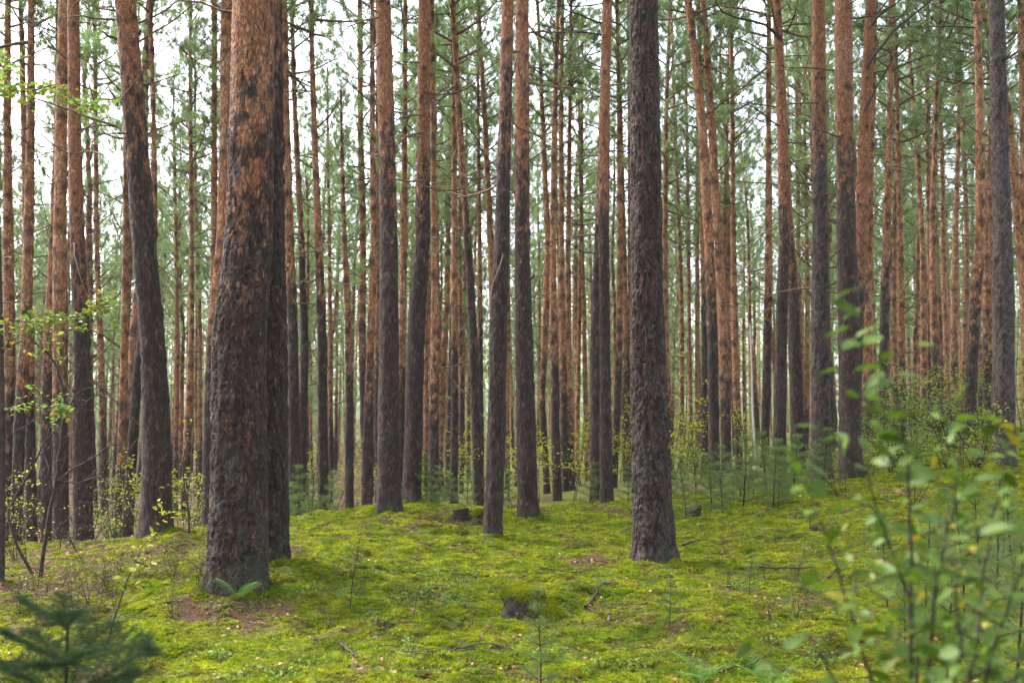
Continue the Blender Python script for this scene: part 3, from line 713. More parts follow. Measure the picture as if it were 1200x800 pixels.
def stub_mesh(name, pts, r0, rng):
    mb = MB(); n = 7
    P = np.asarray(pts, float)
    t = np.linspace(0, len(P) - 1, n); path = np.stack([np.interp(t, np.arange(len(P)), P[:, c]) for c in range(3)], 1)
    path[1:-1] += rng.normal(0, r0 * .25, path[1:-1].shape)
    mb.tube(path, r0 * np.linspace(1, .45, n), 7, 0)
    return mb.mesh(name, [M_TWIG])

def build_pine(idx, lab, d, oy, tone, tier, pts):
    rng = np.random.default_rng(500 + idx)
    P = np.array([at_depth(px, py, d) for px, py, w in pts]); W = np.array([w for _, _, w in pts]) / F * np.linalg.norm(P[0] - np.array([0, 0, CAM_H])) / 2
    bx_, bz = P[0, 0], gz(P[0, 0], d)
    H = max(rng.uniform(19.5, 22.5), P[-1, 2] - bz + 5.0) if d < 40 else rng.uniform(20, 23)
    if "lacy crown" in lab: H = P[-1, 2] - bz + .6
    ztop = bz + H
    # centre line continued upwards, turning upright; radius tapering to the tip
    zc = list(P[:, 2]); xc = list(P[:, 0]); rc = list(W)
    if zc[0] > bz - 0.25: zc[0] = min(zc[0], zc[1] - .05)
    sl = (xc[-1] - xc[-2]) / max(.3, zc[-1] - zc[-2]); rl = rc[-1]; zl = zc[-1]; xl = xc[-1]
    for u in (0.25, .5, .75, 1.0):
        z = zl + (ztop - zl) * u
        if z <= zc[-1] + .05: continue
        zc.append(z); xc.append(xl + sl * (ztop - zl) * (u - .38 * u * u)); rc.append(max(.012, rl * (1 - u) ** 0.8 + .012))
    zc = [min(bz, zc[0]) - .3] + zc; xc = [xc[0]] + xc; rc = [rc[0]] + rc
    zc = np.array(zc); o = np.argsort(zc); zc = zc[o]; xc = np.array(xc)[o]; rc = np.array(rc)[o]
    yc = d + (0.10 * np.sin(zc * .45 + idx) - 0.10 * np.sin(bz * .45 + idx)) * (1 if tier else .3)
    orange_z = at_depth(600, oy, d)[2]
    root = thing("pine_tree", (bx_, d, bz), lab, "pine tree", {LA: GA, LL: GL, LR: GR}.get(lab))
    zvis = min(ztop - .6, at_depth(600, -12, d)[2])
    nseg, dz, amp, pw = ((150, .0125, .016, .048), (56, .032, .011, .050), (20, .085, .007, .065))[tier]
    me = trunk_mesh("trunk", zc - bz, xc - bx_, yc - d, rc, -.25, ztop - bz, zvis - bz, nseg, dz, 40 + idx, orange_z - bz, tone, [M_BARK if tier < 2 else M_BARK_FAR], amp, pw)
    tr = link("trunk", me, root)
    # living crown
    q = idx % len(CROWNS)
    zb = (zl if "lacy" in lab else max(bz + rng.uniform(9.2, 11.5), 0)) - bz
    if "lacy" in lab: zb = (at_depth(600, 330, d)[2] - bz)
    Lc = (H - zb)
    cr = link("crown", CROWNS[q], root, "stuff")
    cx0 = np.interp(zb + bz, zc, xc) - bx_; cx1 = np.interp(bz + H, zc, xc) - bx_
    cy0 = np.interp(zb + bz, zc, yc) - d
    cr.location = (cx0, cy0, zb)
    sxy = min(1.0, .55 + d / 60) * (0.42 if "lacy" in lab else rng.uniform(.8, 1.1))
    m = Matrix.Rotation(math.atan2(cx1 - cx0, Lc), 4, 'Y') @ Matrix.Rotation(rng.random() * 6.28, 4, 'Z') @ Matrix.Diagonal((sxy, sxy, Lc / CROWN_L[q], 1))
    cr.matrix_local = Matrix.Translation((cx0, cy0, zb)) @ m
    # dead branches that show on the bare trunk
    if 15 < d < 32 and tier:
        for b in range(rng.integers(3, 8) if d > 19 else rng.integers(1, 4)):
            py = rng.uniform(-5, 300); z = at_depth(600, py, d)[2]
            if z > ztop - 1 or z < bz + 2.5: continue
            x0 = np.interp(z, zc, xc) - bx_; r = np.interp(z, zc, rc); y0 = np.interp(z, zc, yc) - d
            az = rng.choice([0, math.pi]) + rng.normal(0, .7); tl = rng.normal(.25, .3)
            dd = np.array([math.cos(az) * math.cos(tl), math.sin(az) * math.cos(tl), math.sin(tl)])
            ln = rng.uniform(.3, 1.0) * (1.7 if py < 150 else .8)
            path = curve_pts(np.array([x0, y0, z - bz]) + dd * r * .6, dd, ln, 7, (0, 0, rng.normal(.3, .4)), rng, .12)
            mb = MB(); mb.tube(path, np.linspace(.016, .005, 7), 5, 0)
            for w in range(rng.integers(1, 4)):
                i0 = rng.integers(2, 6); tw = curve_pts(path[i0], path[i0] - path[i0 - 1] + rng.normal(0, ln * .1, 3), ln * rng.uniform(.2, .5), 5, (0, 0, .1), rng, .15)
                mb.tube(tw, np.linspace(.008, .003, 5), 4, 0, False)
            link("branch", mb.mesh("branch", [M_TWIG]), root)
    return root

ROOTS = []
for idx, (lab, d, oy, tone, tier, pts) in enumerate(PINES):
    ROOTS.append(build_pine(idx, lab, d, oy, tone, tier, pts))

def add_stub(root, d, pix, r):
    """dead branch stub measured in the photograph, on the trunk at depth d"""
    rng = np.random.default_rng(int(pix[0][0]))
    P = [at_depth(px, py, d - .04 * k) - np.array(root.location) for k, (px, py) in enumerate(pix)]
    link("branch_stub", stub_mesh("branch_stub", P, r, rng), root)
add_stub(ROOTS[7], 11.3, [(150, 52), (138, 46), (126, 42), (120, 37)], .022)
add_stub(ROOTS[7], 11.3, [(158, 128), (146, 124), (136, 115), (128, 106)], .024)
add_stub(ROOTS[7], 11.3, [(158, 44), (163, 40), (165, 36)], .02)
add_stub(ROOTS[4], 13.5, [(616, 330), (624, 326), (627, 321)], .018)
add_stub(ROOTS[0], 8.0, [(292, 40), (296, 42), (297, 47)], .03)
for tgt, dd, pix, r in (("dark pine with reddish top", 21.0, [(915, 45), (905, 36), (893, 26), (870, 25), (848, 16), (838, 2)], .035),
                        ("dark pine with reddish top", 21.0, [(922, 38), (930, 22), (934, 4), (936, -8)], .03),
                        ("dark pine with reddish top", 21.0, [(913, 148), (900, 138), (884, 126), (866, 120)], .022),
                        ("branchy orange pine leaning", 26.0, [(842, 200), (852, 190), (858, 172), (868, 160)], .03),
                        ("branchy orange pine leaning", 26.0, [(832, 80), (820, 76), (812, 68), (800, 70)], .02),
                        ("orange pine leaning right away", 21.0, [(1016, 80), (1028, 60), (1048, 36), (1075, 14), (1094, -2)], .035),
                        ("orange pine leaning right away", 21.0, [(1022, 30), (1034, 14), (1048, 6), (1060, -4)], .03),
                        ("orange pine leaning right away", 21.0, [(1013, 130), (1026, 104), (1038, 84), (1044, 74)], .026),
                        ("pine with smooth reddish", 16.5, [(708, 28), (690, 22), (668, 14), (654, 6)], .018),
                        ("pine with smooth reddish", 16.5, [(714, 24), (728, 30), (738, 40)], .018),
                        ("pine with many thin side", 20.5, [(372, 150), (386, 136), (398, 118), (406, 104)], .018),
                        ("pine with many thin side", 20.5, [(370, 105), (356, 108), (346, 112)], .016),
                        ("pine with many thin side", 20.5, [(374, 190), (362, 184), (346, 182)], .018),
                        ("pine with many thin side", 20.5, [(366, 54), (356, 40), (346, 26)], .018),
                        ("pine hugging the stout", 20.0, [(438, 120), (430, 116), (416, 104), (400, 90)], .022),
                        ("pine bending to the left", 22.5, [(545, 145), (555, 158), (566, 172)], .022),
                        ("slimmer of a pair", 15.2, [(494, 74), (482, 73), (470, 72)], .014),
                        ("grey knotty pine", 17.3, [(1174, 72), (1180, 68), (1186, 60)], .02)):
    for r_ in ROOTS:
        if tgt in r_["label"]: add_stub(r_, dd, pix, r)

# -- distant pines: a few trunks shared by many copies
FAR_TR = []
for q in range(8):
    rng = np.random.default_rng(900 + q)
    H = 21.0; zc = np.linspace(-.3, H, 12)
    xc = np.cumsum(rng.normal(0, .07, 12)); xc -= xc[0]; yc = np.cumsum(rng.normal(0, .07, 12)); yc -= yc[0]
    rc = .115 * (1 - np.clip(zc, 0, H) / H) ** .75 + .012
    me = trunk_mesh("trunk", zc, xc, yc, rc, -.3, H, 16.0, 14, .14, 900 + q, rng.uniform(2.5, 5.0), rng.uniform(0, .15), [M_BARK_FAR], .006, .07, lobes=False)
    FAR_TR.append((me, float(np.interp(11, zc, xc)), float(np.interp(11, zc, yc))))

FARL = {0: ("thin distant pine in the dense stand far behind the crest, orange trunk, high lacy crown", "distant thin pines with high crowns"),
        1: ("distant pine in the far stand whose foliage reaches low down its orange trunk", "distant pines with low foliage"),
        2: ("distant pine in the far stand with a stouter orange trunk and high crown", "distant stouter pines")}
placed = [(f[0], f[1]) for f in FEET]
rng = np.random.default_rng(77)
protos = {}
nfar = 0
tries = 0
while nfar < 214 and tries < 6000:
    tries += 1
    Y = math.sqrt(rng.uniform(30 ** 2, 92 ** 2)); X = rng.uniform(-.60, .60) * Y
    if min((X - a) ** 2 + (Y - b) ** 2 for a, b in placed) < 2.0 ** 2: continue
    placed.append((X, Y)); nfar += 1
    q = int(rng.integers(0, 8)); c = int(rng.integers(0, 8))
    kind_ = 1 if rng.random() < .30 else (2 if rng.random() < .3 else 0)
    o = thing("pine_tree", (X, Y, gz(X, Y)), FARL[kind_][0], "pine tree", FARL[kind_][1], rng.random() * 6.28)
    s = rng.uniform(.85, 1.12); fat = rng.uniform(1.15, 1.4) if kind_ == 2 else rng.uniform(.75, 1.05)
    o.rotation_euler = (rng.normal(0, .018), rng.normal(0, .018), rng.random() * 6.28)
    t = link("trunk", FAR_TR[q][0], o); t.scale = (fat, fat, s)
    cr = link("crown", CROWNS[c], o, "stuff")
    zb = rng.uniform(9.5, 12.0) * s
    if kind_ == 1: zb *= rng.uniform(.4, .7)
    sz = (21.2 * s - zb) / CROWN_L[c]
    cr.location = (FAR_TR[q][1] * fat, FAR_TR[q][2] * fat, zb); cr.scale = (rng.uniform(.75, 1.05),) * 2 + (sz,)
    cr.rotation_euler = (0, 0, rng.random() * 6.28)

# -- the wood beyond, one mass
mb = MB(); rng = np.random.default_rng(5)
C = []; D = []
for q in range(900):
    Y = rng.uniform(92, 165); X = rng.uniform(-.66, .66) * Y; z0 = float(height(np.array([X]), np.array([Y]))[0])
    H = rng.uniform(17, 23); lean = rng.normal(0, .3, 2)
    path = np.array([[X, Y, z0 - .3], [X + lean[0] * .5, Y + lean[1] * .5, z0 + H * .5], [X + lean[0], Y + lean[1], z0 + H]])
    n0 = mb.n
    mb.tube(path, [.13, .10, .03], 5, 0, False)
    nc = 13; kk = nc * 5
    hc = z0 + H * rng.uniform(.40, 1.0, nc); rr = (1.9 * np.sin(np.pi * np.clip((hc - z0) / H - .34, 0, .66) / .68) + .3) * np.sqrt(rng.random(nc)); aa = rng.random(nc) * 6.28
    cc = np.repeat(np.stack([X + rr * np.cos(aa), Y + rr * np.sin(aa), hc], 1), 5, 0) + rng.normal(0, 1, (kk, 3)) * np.array([.42, .42, .22])
    C.append(cc); D.append(np.repeat(np.stack([np.cos(aa), np.sin(aa), np.full(nc, .4)], 1), 5, 0))
    kk = 46      # undergrowth
    C.append(np.stack([X + rng.normal(0, 2.0, kk), Y + rng.normal(0, 1, kk), z0 + 9.5 * rng.random(kk) ** .9], 1)); D.append(np.tile([[0, 0, 1.0]], (kk, 1)))
needles(mb, np.concatenate(C), np.concatenate(D), 7, .38, .085, 1, rng)
mb.attrs["orange"] = [(0, np.full(mb.n, .9))]; mb.attrs["plate"] = [(0, np.full(mb.n, .8))]; mb.attrs["hgt"] = [(0, np.full(mb.n, 5.0))]
fw = link("distant_forest", mb.mesh("distant_forest", [M_BARK_FAR, M_NEEDLE]), kind="stuff")
fw["label"] = "far-off pine wood closing the view behind all other trunks"; fw["category"] = "forest"

# ------------------------------------------------------------------ undergrowth
def leaf_cards(mb, C, size, mat, rng, flat=0.5):
    """small pointed leaves, two triangles folded along the midrib each side"""
    n = len(C)
    d = rng.normal(0, 1, (n, 3)); d[:, 2] *= flat; d /= np.linalg.norm(d, axis=1)[:, None] + 1e-9
    nrm = rng.normal(0, .6, (n, 3)) + np.array([0, 0, 1.0]); s = np.cross(d, nrm); s /= np.linalg.norm(s, axis=1)[:, None] + 1e-9
    up = np.cross(s, d)
    L = size * rng.uniform(.6, 1.2, (n, 1)); w = L * .32
    base = C; tip = C + d * L - up * L * .08; mid = C + d * L * .45
    V = np.stack([base, mid + s * w + up * L * .06, tip, mid - s * w + up * L * .06], 1).reshape(-1, 3)
    k = np.arange(n)[:, None] * 4
    mb.add(V, np.concatenate([k + np.array([[0, 1, 2]]), k + np.array([[0, 2, 3]])]), mat)

def shrub_parts(seed, H, spread, nstem, nleaf, leaf, leafmat, droop=0.0, stem_r=.012):
    """multi-stemmed bush: stems mesh and foliage mesh"""
    rng = np.random.default_rng(seed)
    st = MB(); C = []
    for q in range(nstem):
        az = rng.random() * 6.28; tl = rng.uniform(1.0, 1.45)
        d = np.array([math.cos(az) * math.cos(tl), math.sin(az) * math.cos(tl), math.sin(tl)])
        h = H * rng.uniform(.6, 1.0)
        path = curve_pts((rng.normal(0, .08 * spread), rng.normal(0, .08 * spread), -.06), d, h, 9, (0, 0, .1), rng, .08)
        st.tube(path, stem_r * np.linspace(1, .3, 9), 5, 0, False)
        for w in range(int(5 + 3 * H)):
            i0 = rng.integers(2, 8); a2 = rng.random() * 6.28
            dd = np.array([math.cos(a2), math.sin(a2), rng.uniform(-.1, .5)])
            tw = curve_pts(path[i0], dd, spread * rng.uniform(.35, 1.0) * (1.1 - .06 * i0), 6, (0, 0, -droop), rng, .14)
            st.tube(tw, stem_r * .45 * np.linspace(1, .3, 6), 4, 0, False)
            C.append(tw[1:])
    C = np.concatenate(C)
    pick = C[rng.integers(0, len(C), nleaf)] + rng.normal(0, leaf * .8, (nleaf, 3))
    fo = MB(); leaf_cards(fo, pick, leaf, 0, rng)
    return st.mesh("stems", [M_STEM]), fo.mesh("foliage", [leafmat])

def place_shrub(name, meshes, loc, label, cat, group=None, s=1.0, rz=0.0):
    o = thing(name, loc, label, cat, group, rz)
    a = link("stems", meshes[0], o); b = link("foliage", meshes[1], o, "stuff")
    a.scale = b.scale = (s, s, s)
    return o

YS = [shrub_parts(300 + q, 2.6 + .5 * q, .9, 3, 560, .070, M_YLEAF) for q in range(3)]
GS = [shrub_parts(320 + q, 1.8 + .4 * q, .8, 4, 560, .070, M_GLEAF) for q in range(3)]
rng = np.random.default_rng(12)
# yellow-green bushes between the trunks: pixel x, depth, mesh, scale
for k, (px, d, q, s) in enumerate([(198, 17, 0, .9), (222, 22, 1, .9), (235, 26, 0, 1), (170, 24, 1, .8), (395, 26, 2, .8), (415, 28, 0, .8), (605, 22, 1, .85), (632, 25, 0, 1.0), (672, 24, 2, .9), (690, 28, 1, .95),
                                   (745, 27, 0, 1), (790, 24, 2, 1.0), (806, 28, 1, 1), (782, 32, 0, 1.2), (878, 27, 1, .95), (520, 30, 2, 1), (555, 28, 0, .9), (470, 32, 1, 1.0), (130, 22, 2, .7), (1120, 24, 0, .9), (1080, 27, 1, 1), (1190, 21, 2, .9), (655, 33, 1, 1.3), (730, 36, 2, 1.3), (340, 30, 0, 1.1)]):
    X = (px - 600) / F * d
    place_shrub("understory_bush", YS[q], (X, d, gz(X, d)), "thin yellow-green leafy bush growing between the pine trunks beyond the crest", "bush", "yellow-green bushes between the far trunks", s, k * 1.7)
for k, (px, d, q, s) in enumerate([(1045, 19, 0, 1.1), (1025, 21, 1, 1.1), (1072, 20, 2, 1.0), (1105, 22, 1, 1.2), (1060, 23, 2, 1.2), (1015, 17.6, 0, .8), (1150, 22, 2, 1.0), (1010, 24, 1, 1.3)]):
    X = (px - 600) / F * d
    place_shrub("hazel_bush", GS[q], (X, d, gz(X, d)), "fresh green leafy bush in the thicket behind the foreground shrub", "bush", "green bushes in the thicket behind the foreground shrub", s * .78, k * 2.1)
X = (1140 - 600) / F * 16.5
place_shrub("yellow_bush", shrub_parts(340, 1.5, .5, 4, 420, .07, M_YLEAF), (X, 16.5, gz(X, 16.5)), "bright yellow-leaved bush before the grey knotty pine", "bush", None, 1.0)

LU = [shrub_parts(350 + q, .8 + .25 * q, .5, 5, 300, .055, (M_GLEAF, M_GLEAF, M_YLEAF)[q]) for q in range(3)]
rng = np.random.default_rng(14)
for k in range(62):
    d = rng.uniform(17, 42); X = rng.uniform(-.56, .56) * d
    if k < 16: d = rng.uniform(13, 30); X = rng.uniform(-.56, -.2) * d
    elif k < 34: d = rng.uniform(17, 27); X = rng.uniform(.30, .56) * d
    if min((X - f[0]) ** 2 + (d - f[1]) ** 2 for f in FEET) < .3: continue
    place_shrub("low_bush", LU[k % 3], (X, d, gz(X, d)), "knee-high leafy bush in the undergrowth around the trunk feet beyond the crest", "bush", "low undergrowth bushes beyond the crest", rng.uniform(.7, 1.3), k * 1.1)

BB = [shrub_parts(370 + q, 1.5, .8, 5, 24, .045, M_YLEAF, stem_r=.008) for q in range(2)]
for k, (px, d, s_) in enumerate([(20, 12.5, .9), (60, 13, .8), (110, 12.2, .7), (140, 13.5, .7), (5, 11, .8), (225, 13.5, .7), (80, 11.4, .6), (30, 10.2, .6), (1070, 13, .6), (1130, 14, .8), (980, 14, .6), (870, 16, .6), (160, 15, .8)]):
    X = (px - 600) / F * d
    place_shrub("bare_bush", BB[k % 2], (X, d, gz(X, d)), "tangle of thin nearly leafless stems rising from the forest floor", "bush", "tangles of thin nearly leafless stems", s_, k * 1.9)

# birch-like pale stem
p0 = at_depth(885, 556, 24); gz0 = gz(p0[0], 24); mb = MB()
path = np.array([at_depth(px, py, 24) for px, py in ((885, 560), (885, 530), (882, 480), (881, 430), (879, 380))]); path[0, 2] = gz0 - .1
mb.tube(path - path[0], np.linspace(.032, .018, 5), 8, 0)
o = link("birch_sapling", mb.mesh("birch_sapling", [M_PALE])); o.location = path[0]
o["label"] = "thin whitish bare sapling stem between slim pines"; o["category"] = "sapling"

# -- young pines and spruces
def young_conifer(seed, H, spread, whorls, per, nl, nw, mat, k=16, up=.35):
    rng = np.random.default_rng(seed)
    st = MB(); fo = MB()
    stem = curve_pts((0, 0, -.05), (0, 0, 1), H + .05, 9, (0, 0, .2), rng, .03)
    st.tube(stem, np.linspace(.011, .004, 9) * (H / .8) ** .5, 6, 0)
    C = []; D = []
    for w in range(whorls):
        t = .12 + .85 * w / (whorls - 1); f = t * 8; i0 = min(7, int(f)); p = stem[i0] * (1 - f + i0) + stem[i0 + 1] * (f - i0)
        ln = spread * (1.05 - t) ** .75
        for b in range(per):
            az = 6.28 * (b + rng.random() * .6) / per + w
            d = np.array([math.cos(az), math.sin(az), up + .5 * t + rng.normal(0, .12)])
            path = curve_pts(p, d, ln * rng.uniform(.6, 1.1), 6, (0, 0, .25 * up), rng, .08)
            st.tube(path, np.linspace(.005, .002, 6), 4, 0, False)
            for u in np.linspace(.2, 1, max(4, int(ln / .04))):
                g_ = u * 5; j0 = min(4, int(g_)); C.append(path[j0] * (1 - g_ + j0) + path[j0 + 1] * (g_ - j0)); D.append(path[j0 + 1] - path[j0])
                if rng.random() < .45 and u < .9:
                    side = np.cross(path[j0 + 1] - path[j0], (0, 0, 1)) * rng.choice([-1, 1]); side /= np.linalg.norm(side) + 1e-9
                    dd = side * .8 + (path[j0 + 1] - path[j0]) / np.linalg.norm(path[j0 + 1] - path[j0])
                    for e in (.02, .05, .085):
                        if e < ln * .4: C.append(C[-1 if e == .02 else -1] + dd * .03); D.append(dd)
    for u in np.linspace(.3, 1, 10):
        f = u * 8; i0 = min(7, int(f)); C.append(stem[i0] * (1 - f + i0) + stem[i0 + 1] * (f - i0)); D.append(np.array([0, 0, 1.0]))
    C = np.array(C); D = np.array(D); D /= np.linalg.norm(D, axis=1)[:, None] + 1e-9
    needles(fo, C, D, k, nl, nw, 0, rng, .55)
    return st.mesh("stem", [M_STEM]), fo.mesh("foliage", [mat])

YP = [young_conifer(400 + q, 1.0, .38, 6, 4, .065, .0036, M_SAPN, 16) for q in range(3)]
SP = [young_conifer(420 + q, 1.0, .42, 9, 6, .022, .0035, M_SPRUCE, 14, .1) for q in range(2)]

def place_young(name, meshes, loc, label, cat, group=None, s=1.0, rz=0.0, wide=1.0):
    o = thing(name, loc, label, cat, group, rz)
    a = link("stem", meshes[0], o); b = link("foliage", meshes[1], o, "stuff")
    a.scale = b.scale = (s * wide, s * wide, s)
    return o
rng = np.random.default_rng(21)
for k in range(22):      # carpet of young pines in front of the leaning orange pines
    px = rng.uniform(800, 965); d = rng.uniform(13.5, 20)
    X = (px - 600) / F * d
    place_young("young_pine", YP[k % 3], (X, d, gz(X, d)), "knee-high young pine in the green patch below the leaning orange pines", "young pine", "young pines in the green patch", rng.uniform(.45, 1.0), k, 1.15)
for k, (px, d, s) in enumerate([(352, 17, 1.0), (366, 16.5, .8), (385, 17.5, .9), (340, 18, .8)]):
    X = (px - 600) / F * d
    place_young("young_spruce", YP[(k + 1) % 3], (X, d, gz(X, d)), "small soft green conifer at the crest beside the slim dark pine", "young conifer", "small conifers beside the slim dark pine", s, k)
for k, (px, d, s) in enumerate([(500, 15.2, .7), (516, 15.6, .6), (528, 15.0, .55), (470, 16, .5), (548, 16.5, .7), (596, 16, .6), (690, 18, .8), (735, 16.5, .6), (755, 17, .7), (800, 16, .7), (783, 17, .8)]):
    X = (px - 600) / F * d
    place_young("young_pine", YP[k % 3], (X, d, gz(X, d)), "tiny young pine peeping over the crest between the trunk feet", "young pine", "tiny young pines along the crest", s, k * 1.3)
for k, (px, py, s) in enumerate([(1085, 700, .75), (1130, 680, .8), (1165, 720, .85), (1060, 740, .6), (1110, 780, .7), (1190, 660, .8), (1150, 640, .8), (1040, 670, .55), (1190, 780, .8), (1095, 640, .6), (1175, 620, .8), (1030, 620, .5), (1120, 610, .6)]):
    p = ground_at(px, min(py + 40, 830))
    place_young("young_pine", YP[k % 3], p, "dim green young pine crowding behind the leafy foreground shrub", "young pine", "young pines behind the foreground shrub", s, k * .9)
p = ground_at(878, 697); place_young("pine_seedling", YP[0], p, "single dark green pine seedling on open moss beside a fallen stick", "seedling", None, .32, .4)
p = ground_at(634, 806); place_young("pine_seedling", YP[1], p, "blurred pine seedling in front of the moss-capped stump", "seedling", None, .52, 1.4, .8)
p = ground_at(785, 735); place_young("pine_seedling", YP[2], p, "spindly pine seedling on moss in front of the charcoal pine", "seedling", None, .34, 2.4, .8)
p = ground_at(700, 690); place_young("pine_seedling", YP[2], p, "very small pine seedling beside the crooked twig on the moss", "seedling", None, .16, 2.4, .9)

# spruce in the near corner, each branch a part
def near_spruce():
    rng = np.random.default_rng(61)
    Y = 2.6; X = (85 - 600) / F * Y; H = at_depth(85, 722, Y)[2] - gz(X, Y)
    root = thing("spruce_sapling", (X, Y, gz(X, Y)), "dark green spruce sapling with flat drooping branches in the moss corner", "spruce")
    mb = MB(); path = curve_pts((0, 0, -.05), (0, 0, 1), H + .05, 9, (0, 0, .2), rng, .015); mb.tube(path, np.linspace(.010, .004, 9), 7, 0)
    link("stem", mb.mesh("stem", [M_STEM]), root)
    brs = []
    for q in range(4):
        b = MB(); ln = 1.0
        pt = curve_pts((0, 0, 0), (1, 0, .12), ln, 7, (0, 0, -.12), rng, .03); b.tube(pt, np.linspace(.012, .005, 7), 5, 0)
        C = []; D = []
        for u in np.linspace(.08, 1, 34):
            f = u * 6; j = min(5, int(f)); C.append(pt[j] * (1 - f + j) + pt[j + 1] * (f - j)); D.append(pt[j + 1] - pt[j])
        for u in np.linspace(.22, .9, 8):
            f = u * 6; j = min(5, int(f)); p0 = pt[j] * (1 - f + j) + pt[j + 1] * (f - j)
            for s in (-1, 1):
                tw = curve_pts(p0, (.75, s * .8, .02), (1.1 - u) * .75, 5, (0, 0, -.1), rng, .05); b.tube(tw, np.linspace(.006, .003, 5), 4, 0, False)
                for v in np.linspace(.05, 1, 14):
                    f2 = v * 4; j2 = min(3, int(f2)); C.append(tw[j2] * (1 - f2 + j2) + tw[j2 + 1] * (f2 - j2)); D.append(tw[j2 + 1] - tw[j2])
        C = np.array(C); D = np.array(D); D /= np.linalg.norm(D, axis=1)[:, None] + 1e-9
        needles(b, C, D, 18, .065, .0042, 1, rng, .6)
        brs.append(b.mesh("branch", [M_STEM, M_SPRUCE]))
    n = 0
    for w, t in enumerate(np.linspace(.30, .98, 9)):
        for b in range(7 if t < .9 else 5):
            o = link("branch", brs[n % 4], root); n += 1
            f = t * 8; j = min(7, int(f)); o.location = path[j] * (1 - f + j) + path[j + 1] * (f - j)
            s = .40 * (1.06 - t) ** .42 * rng.uniform(.85, 1.15)
            o.scale = (s, s, s); o.rotation_euler = (rng.normal(0, .3), rng.normal(0, .12) - .12 - .5 * max(0, t - .6) * 2, 6.28 * (b + rng.random() * .6) / 7 + w)
near_spruce()

# -- ferns
def frond_mesh(seed, n=14):
    rng = np.random.default_rng(seed); mb = MB()
    path = curve_pts((0, 0, 0), (1, 0, .95), 1.0, 12, (0, 0, -.9), rng, .02); mb.tube(path, np.linspace(.012, .004, 12), 4, 0, False)
    for u in np.linspace(.18, .99, n):
        f = u * 11; j = min(10, int(f)); p = path[j] * (1 - f + j) + path[j + 1] * (f - j); t = path[j + 1] - path[j]; t /= np.linalg.norm(t)
        L = .30 * math.sin(math.pi * (1 - u) ** .8 * .9 + .12) + .02
        for s in (-1, 1):
            side = np.cross(t, (0, 0, 1)) * s; side /= np.linalg.norm(side)
            d = side * .92 + t * .38
            m = 7
            for v in range(m):
                a = p + d * L * v / m; b2 = p + d * L * (v + 1.15) / m; w = min(L * .10, .021) * (1 - v / m * .75)
                mb.add([a - t * w * .2, (a + b2) / 2 + t * w + np.array([0, 0, -.01]), b2, (a + b2) / 2 - t * w + np.array([0, 0, -.01])], [[0, 1, 2], [0, 2, 3]], 0)
    return mb.mesh("frond", [M_FERN])
FRONDS = [frond_mesh(80 + q) for q in range(3)]
def fern(loc, label, n, size, azs=None, group=None):
    o = thing("fern", loc, label, "fern", group)
    r = np.random.default_rng(int(abs(loc[0]) * 100))
    for q in range(n):
        f = link("frond", FRONDS[q % 3], o); s = size * r.uniform(.8, 1.1); f.scale = (s, s, s)
        f.rotation_euler = (0, r.uniform(-.6, -.15), azs[q] if azs else 6.28 * q / n + r.uniform(-.3, .3))
p = ground_at(281, 698); fern(p + np.array([.03, -.16, 0]), "small green fern at the foot of the massive foreground pine", 5, .23, [.1, 2.95, -.5, 3.6, .8])
p = ground_at(820, 806); fern(p, "blue-green fern low on the moss near the leafy foreground shrub", 6, .24)
p = ground_at(400, 705); fern(p, "little fern among moss beside the half hidden thick pine", 4, .16)
p = ground_at(905, 815); fern(p, "fern half sunk in moss under the leafy shrub's outer twigs", 5, .26)

# -- mossy stump, small stumps
def stump(loc, r, h, label, moss=True, tilt=0.0, seed=1):
    rng = np.random.default_rng(seed); root = thing("tree_stump", loc, label, "stump")
    nseg = 28; zs = np.concatenate([np.linspace(-.08, h, 12)]); th = np.linspace(0, 6.2832, nseg, endpoint=False)
    TH, Z = np.meshgrid(th, zs); so = seed * 3.3
    R = r * (1 + .35 * np.exp(-(Z + .02) / (.35 * h)) * (.5 + .5 * np.cos(TH * 4 + so))) * (1 + .5 * (vnoise(TH / 6.2832 * 9, Z * 9 + so, 40 + seed, 9) - .5))
    Zt = Z + np.where(Z >= h - 1e-6, (vnoise(TH / 6.2832 * 7, Z * 0 + so, 45, 7) - .5) * h * (.25 if moss else .8), 0) + tilt * R * np.cos(TH) * (Z / h)
    P = np.stack([R * np.cos(TH), R * np.sin(TH), Zt], -1).reshape(-1, 3)
    mb = MB(); mb.add(P, grid_faces(12, nseg), 0, True)
    c = len(P) - nseg
    mb.add(np.concatenate([P[c:], [[0, 0, h * .82]]]), [[k, (k + 1) % nseg, nseg] for k in range(nseg)], 0)
    link("wood", mb.mesh("wood", [M_STUMP]), root)
    if moss:
        # cushion over the top that runs down one side to the floor
        n = 4200; a = rng.random(n) * 6.28; rr = np.sqrt(rng.random(n)) * r * 1.06
        X_ = rr * np.cos(a); Y_ = rr * np.sin(a); Z_ = np.full(n, h * 1.10) - h * .25 * smooth(.8, 1.06, rr / r) + .02 * (1 - (rr / r) ** 2)
        side = rng.random(n) < .45
        t = rng.random(n); az = rng.normal(-.1, .55, n)
        X_ = np.where(side, (r * (.95 + t * .95)) * np.cos(az), X_); Y_ = np.where(side, (r * (.95 + t * .95)) * np.sin(az), Y_)
        Z_ = np.where(side, h * (1 - t ** 1.2) * (1 - .25 * np.abs(az)), Z_)
        C = np.stack([X_, Y_, Z_ + rng.normal(0, .008, n)], 1)
        mm = MB(); needles(mm, C, np.tile([[0, 0, 1.0]], (len(C), 1)), 4, .022, .005, 0, rng, .8)
        link("moss_cap", mm.mesh("moss_cap", [M_MOSS]), root, "stuff")
    return root
stump(ground_at(612, 722), .165, .17, "old stump capped with bright moss on the open forest floor", True, .05, 1)
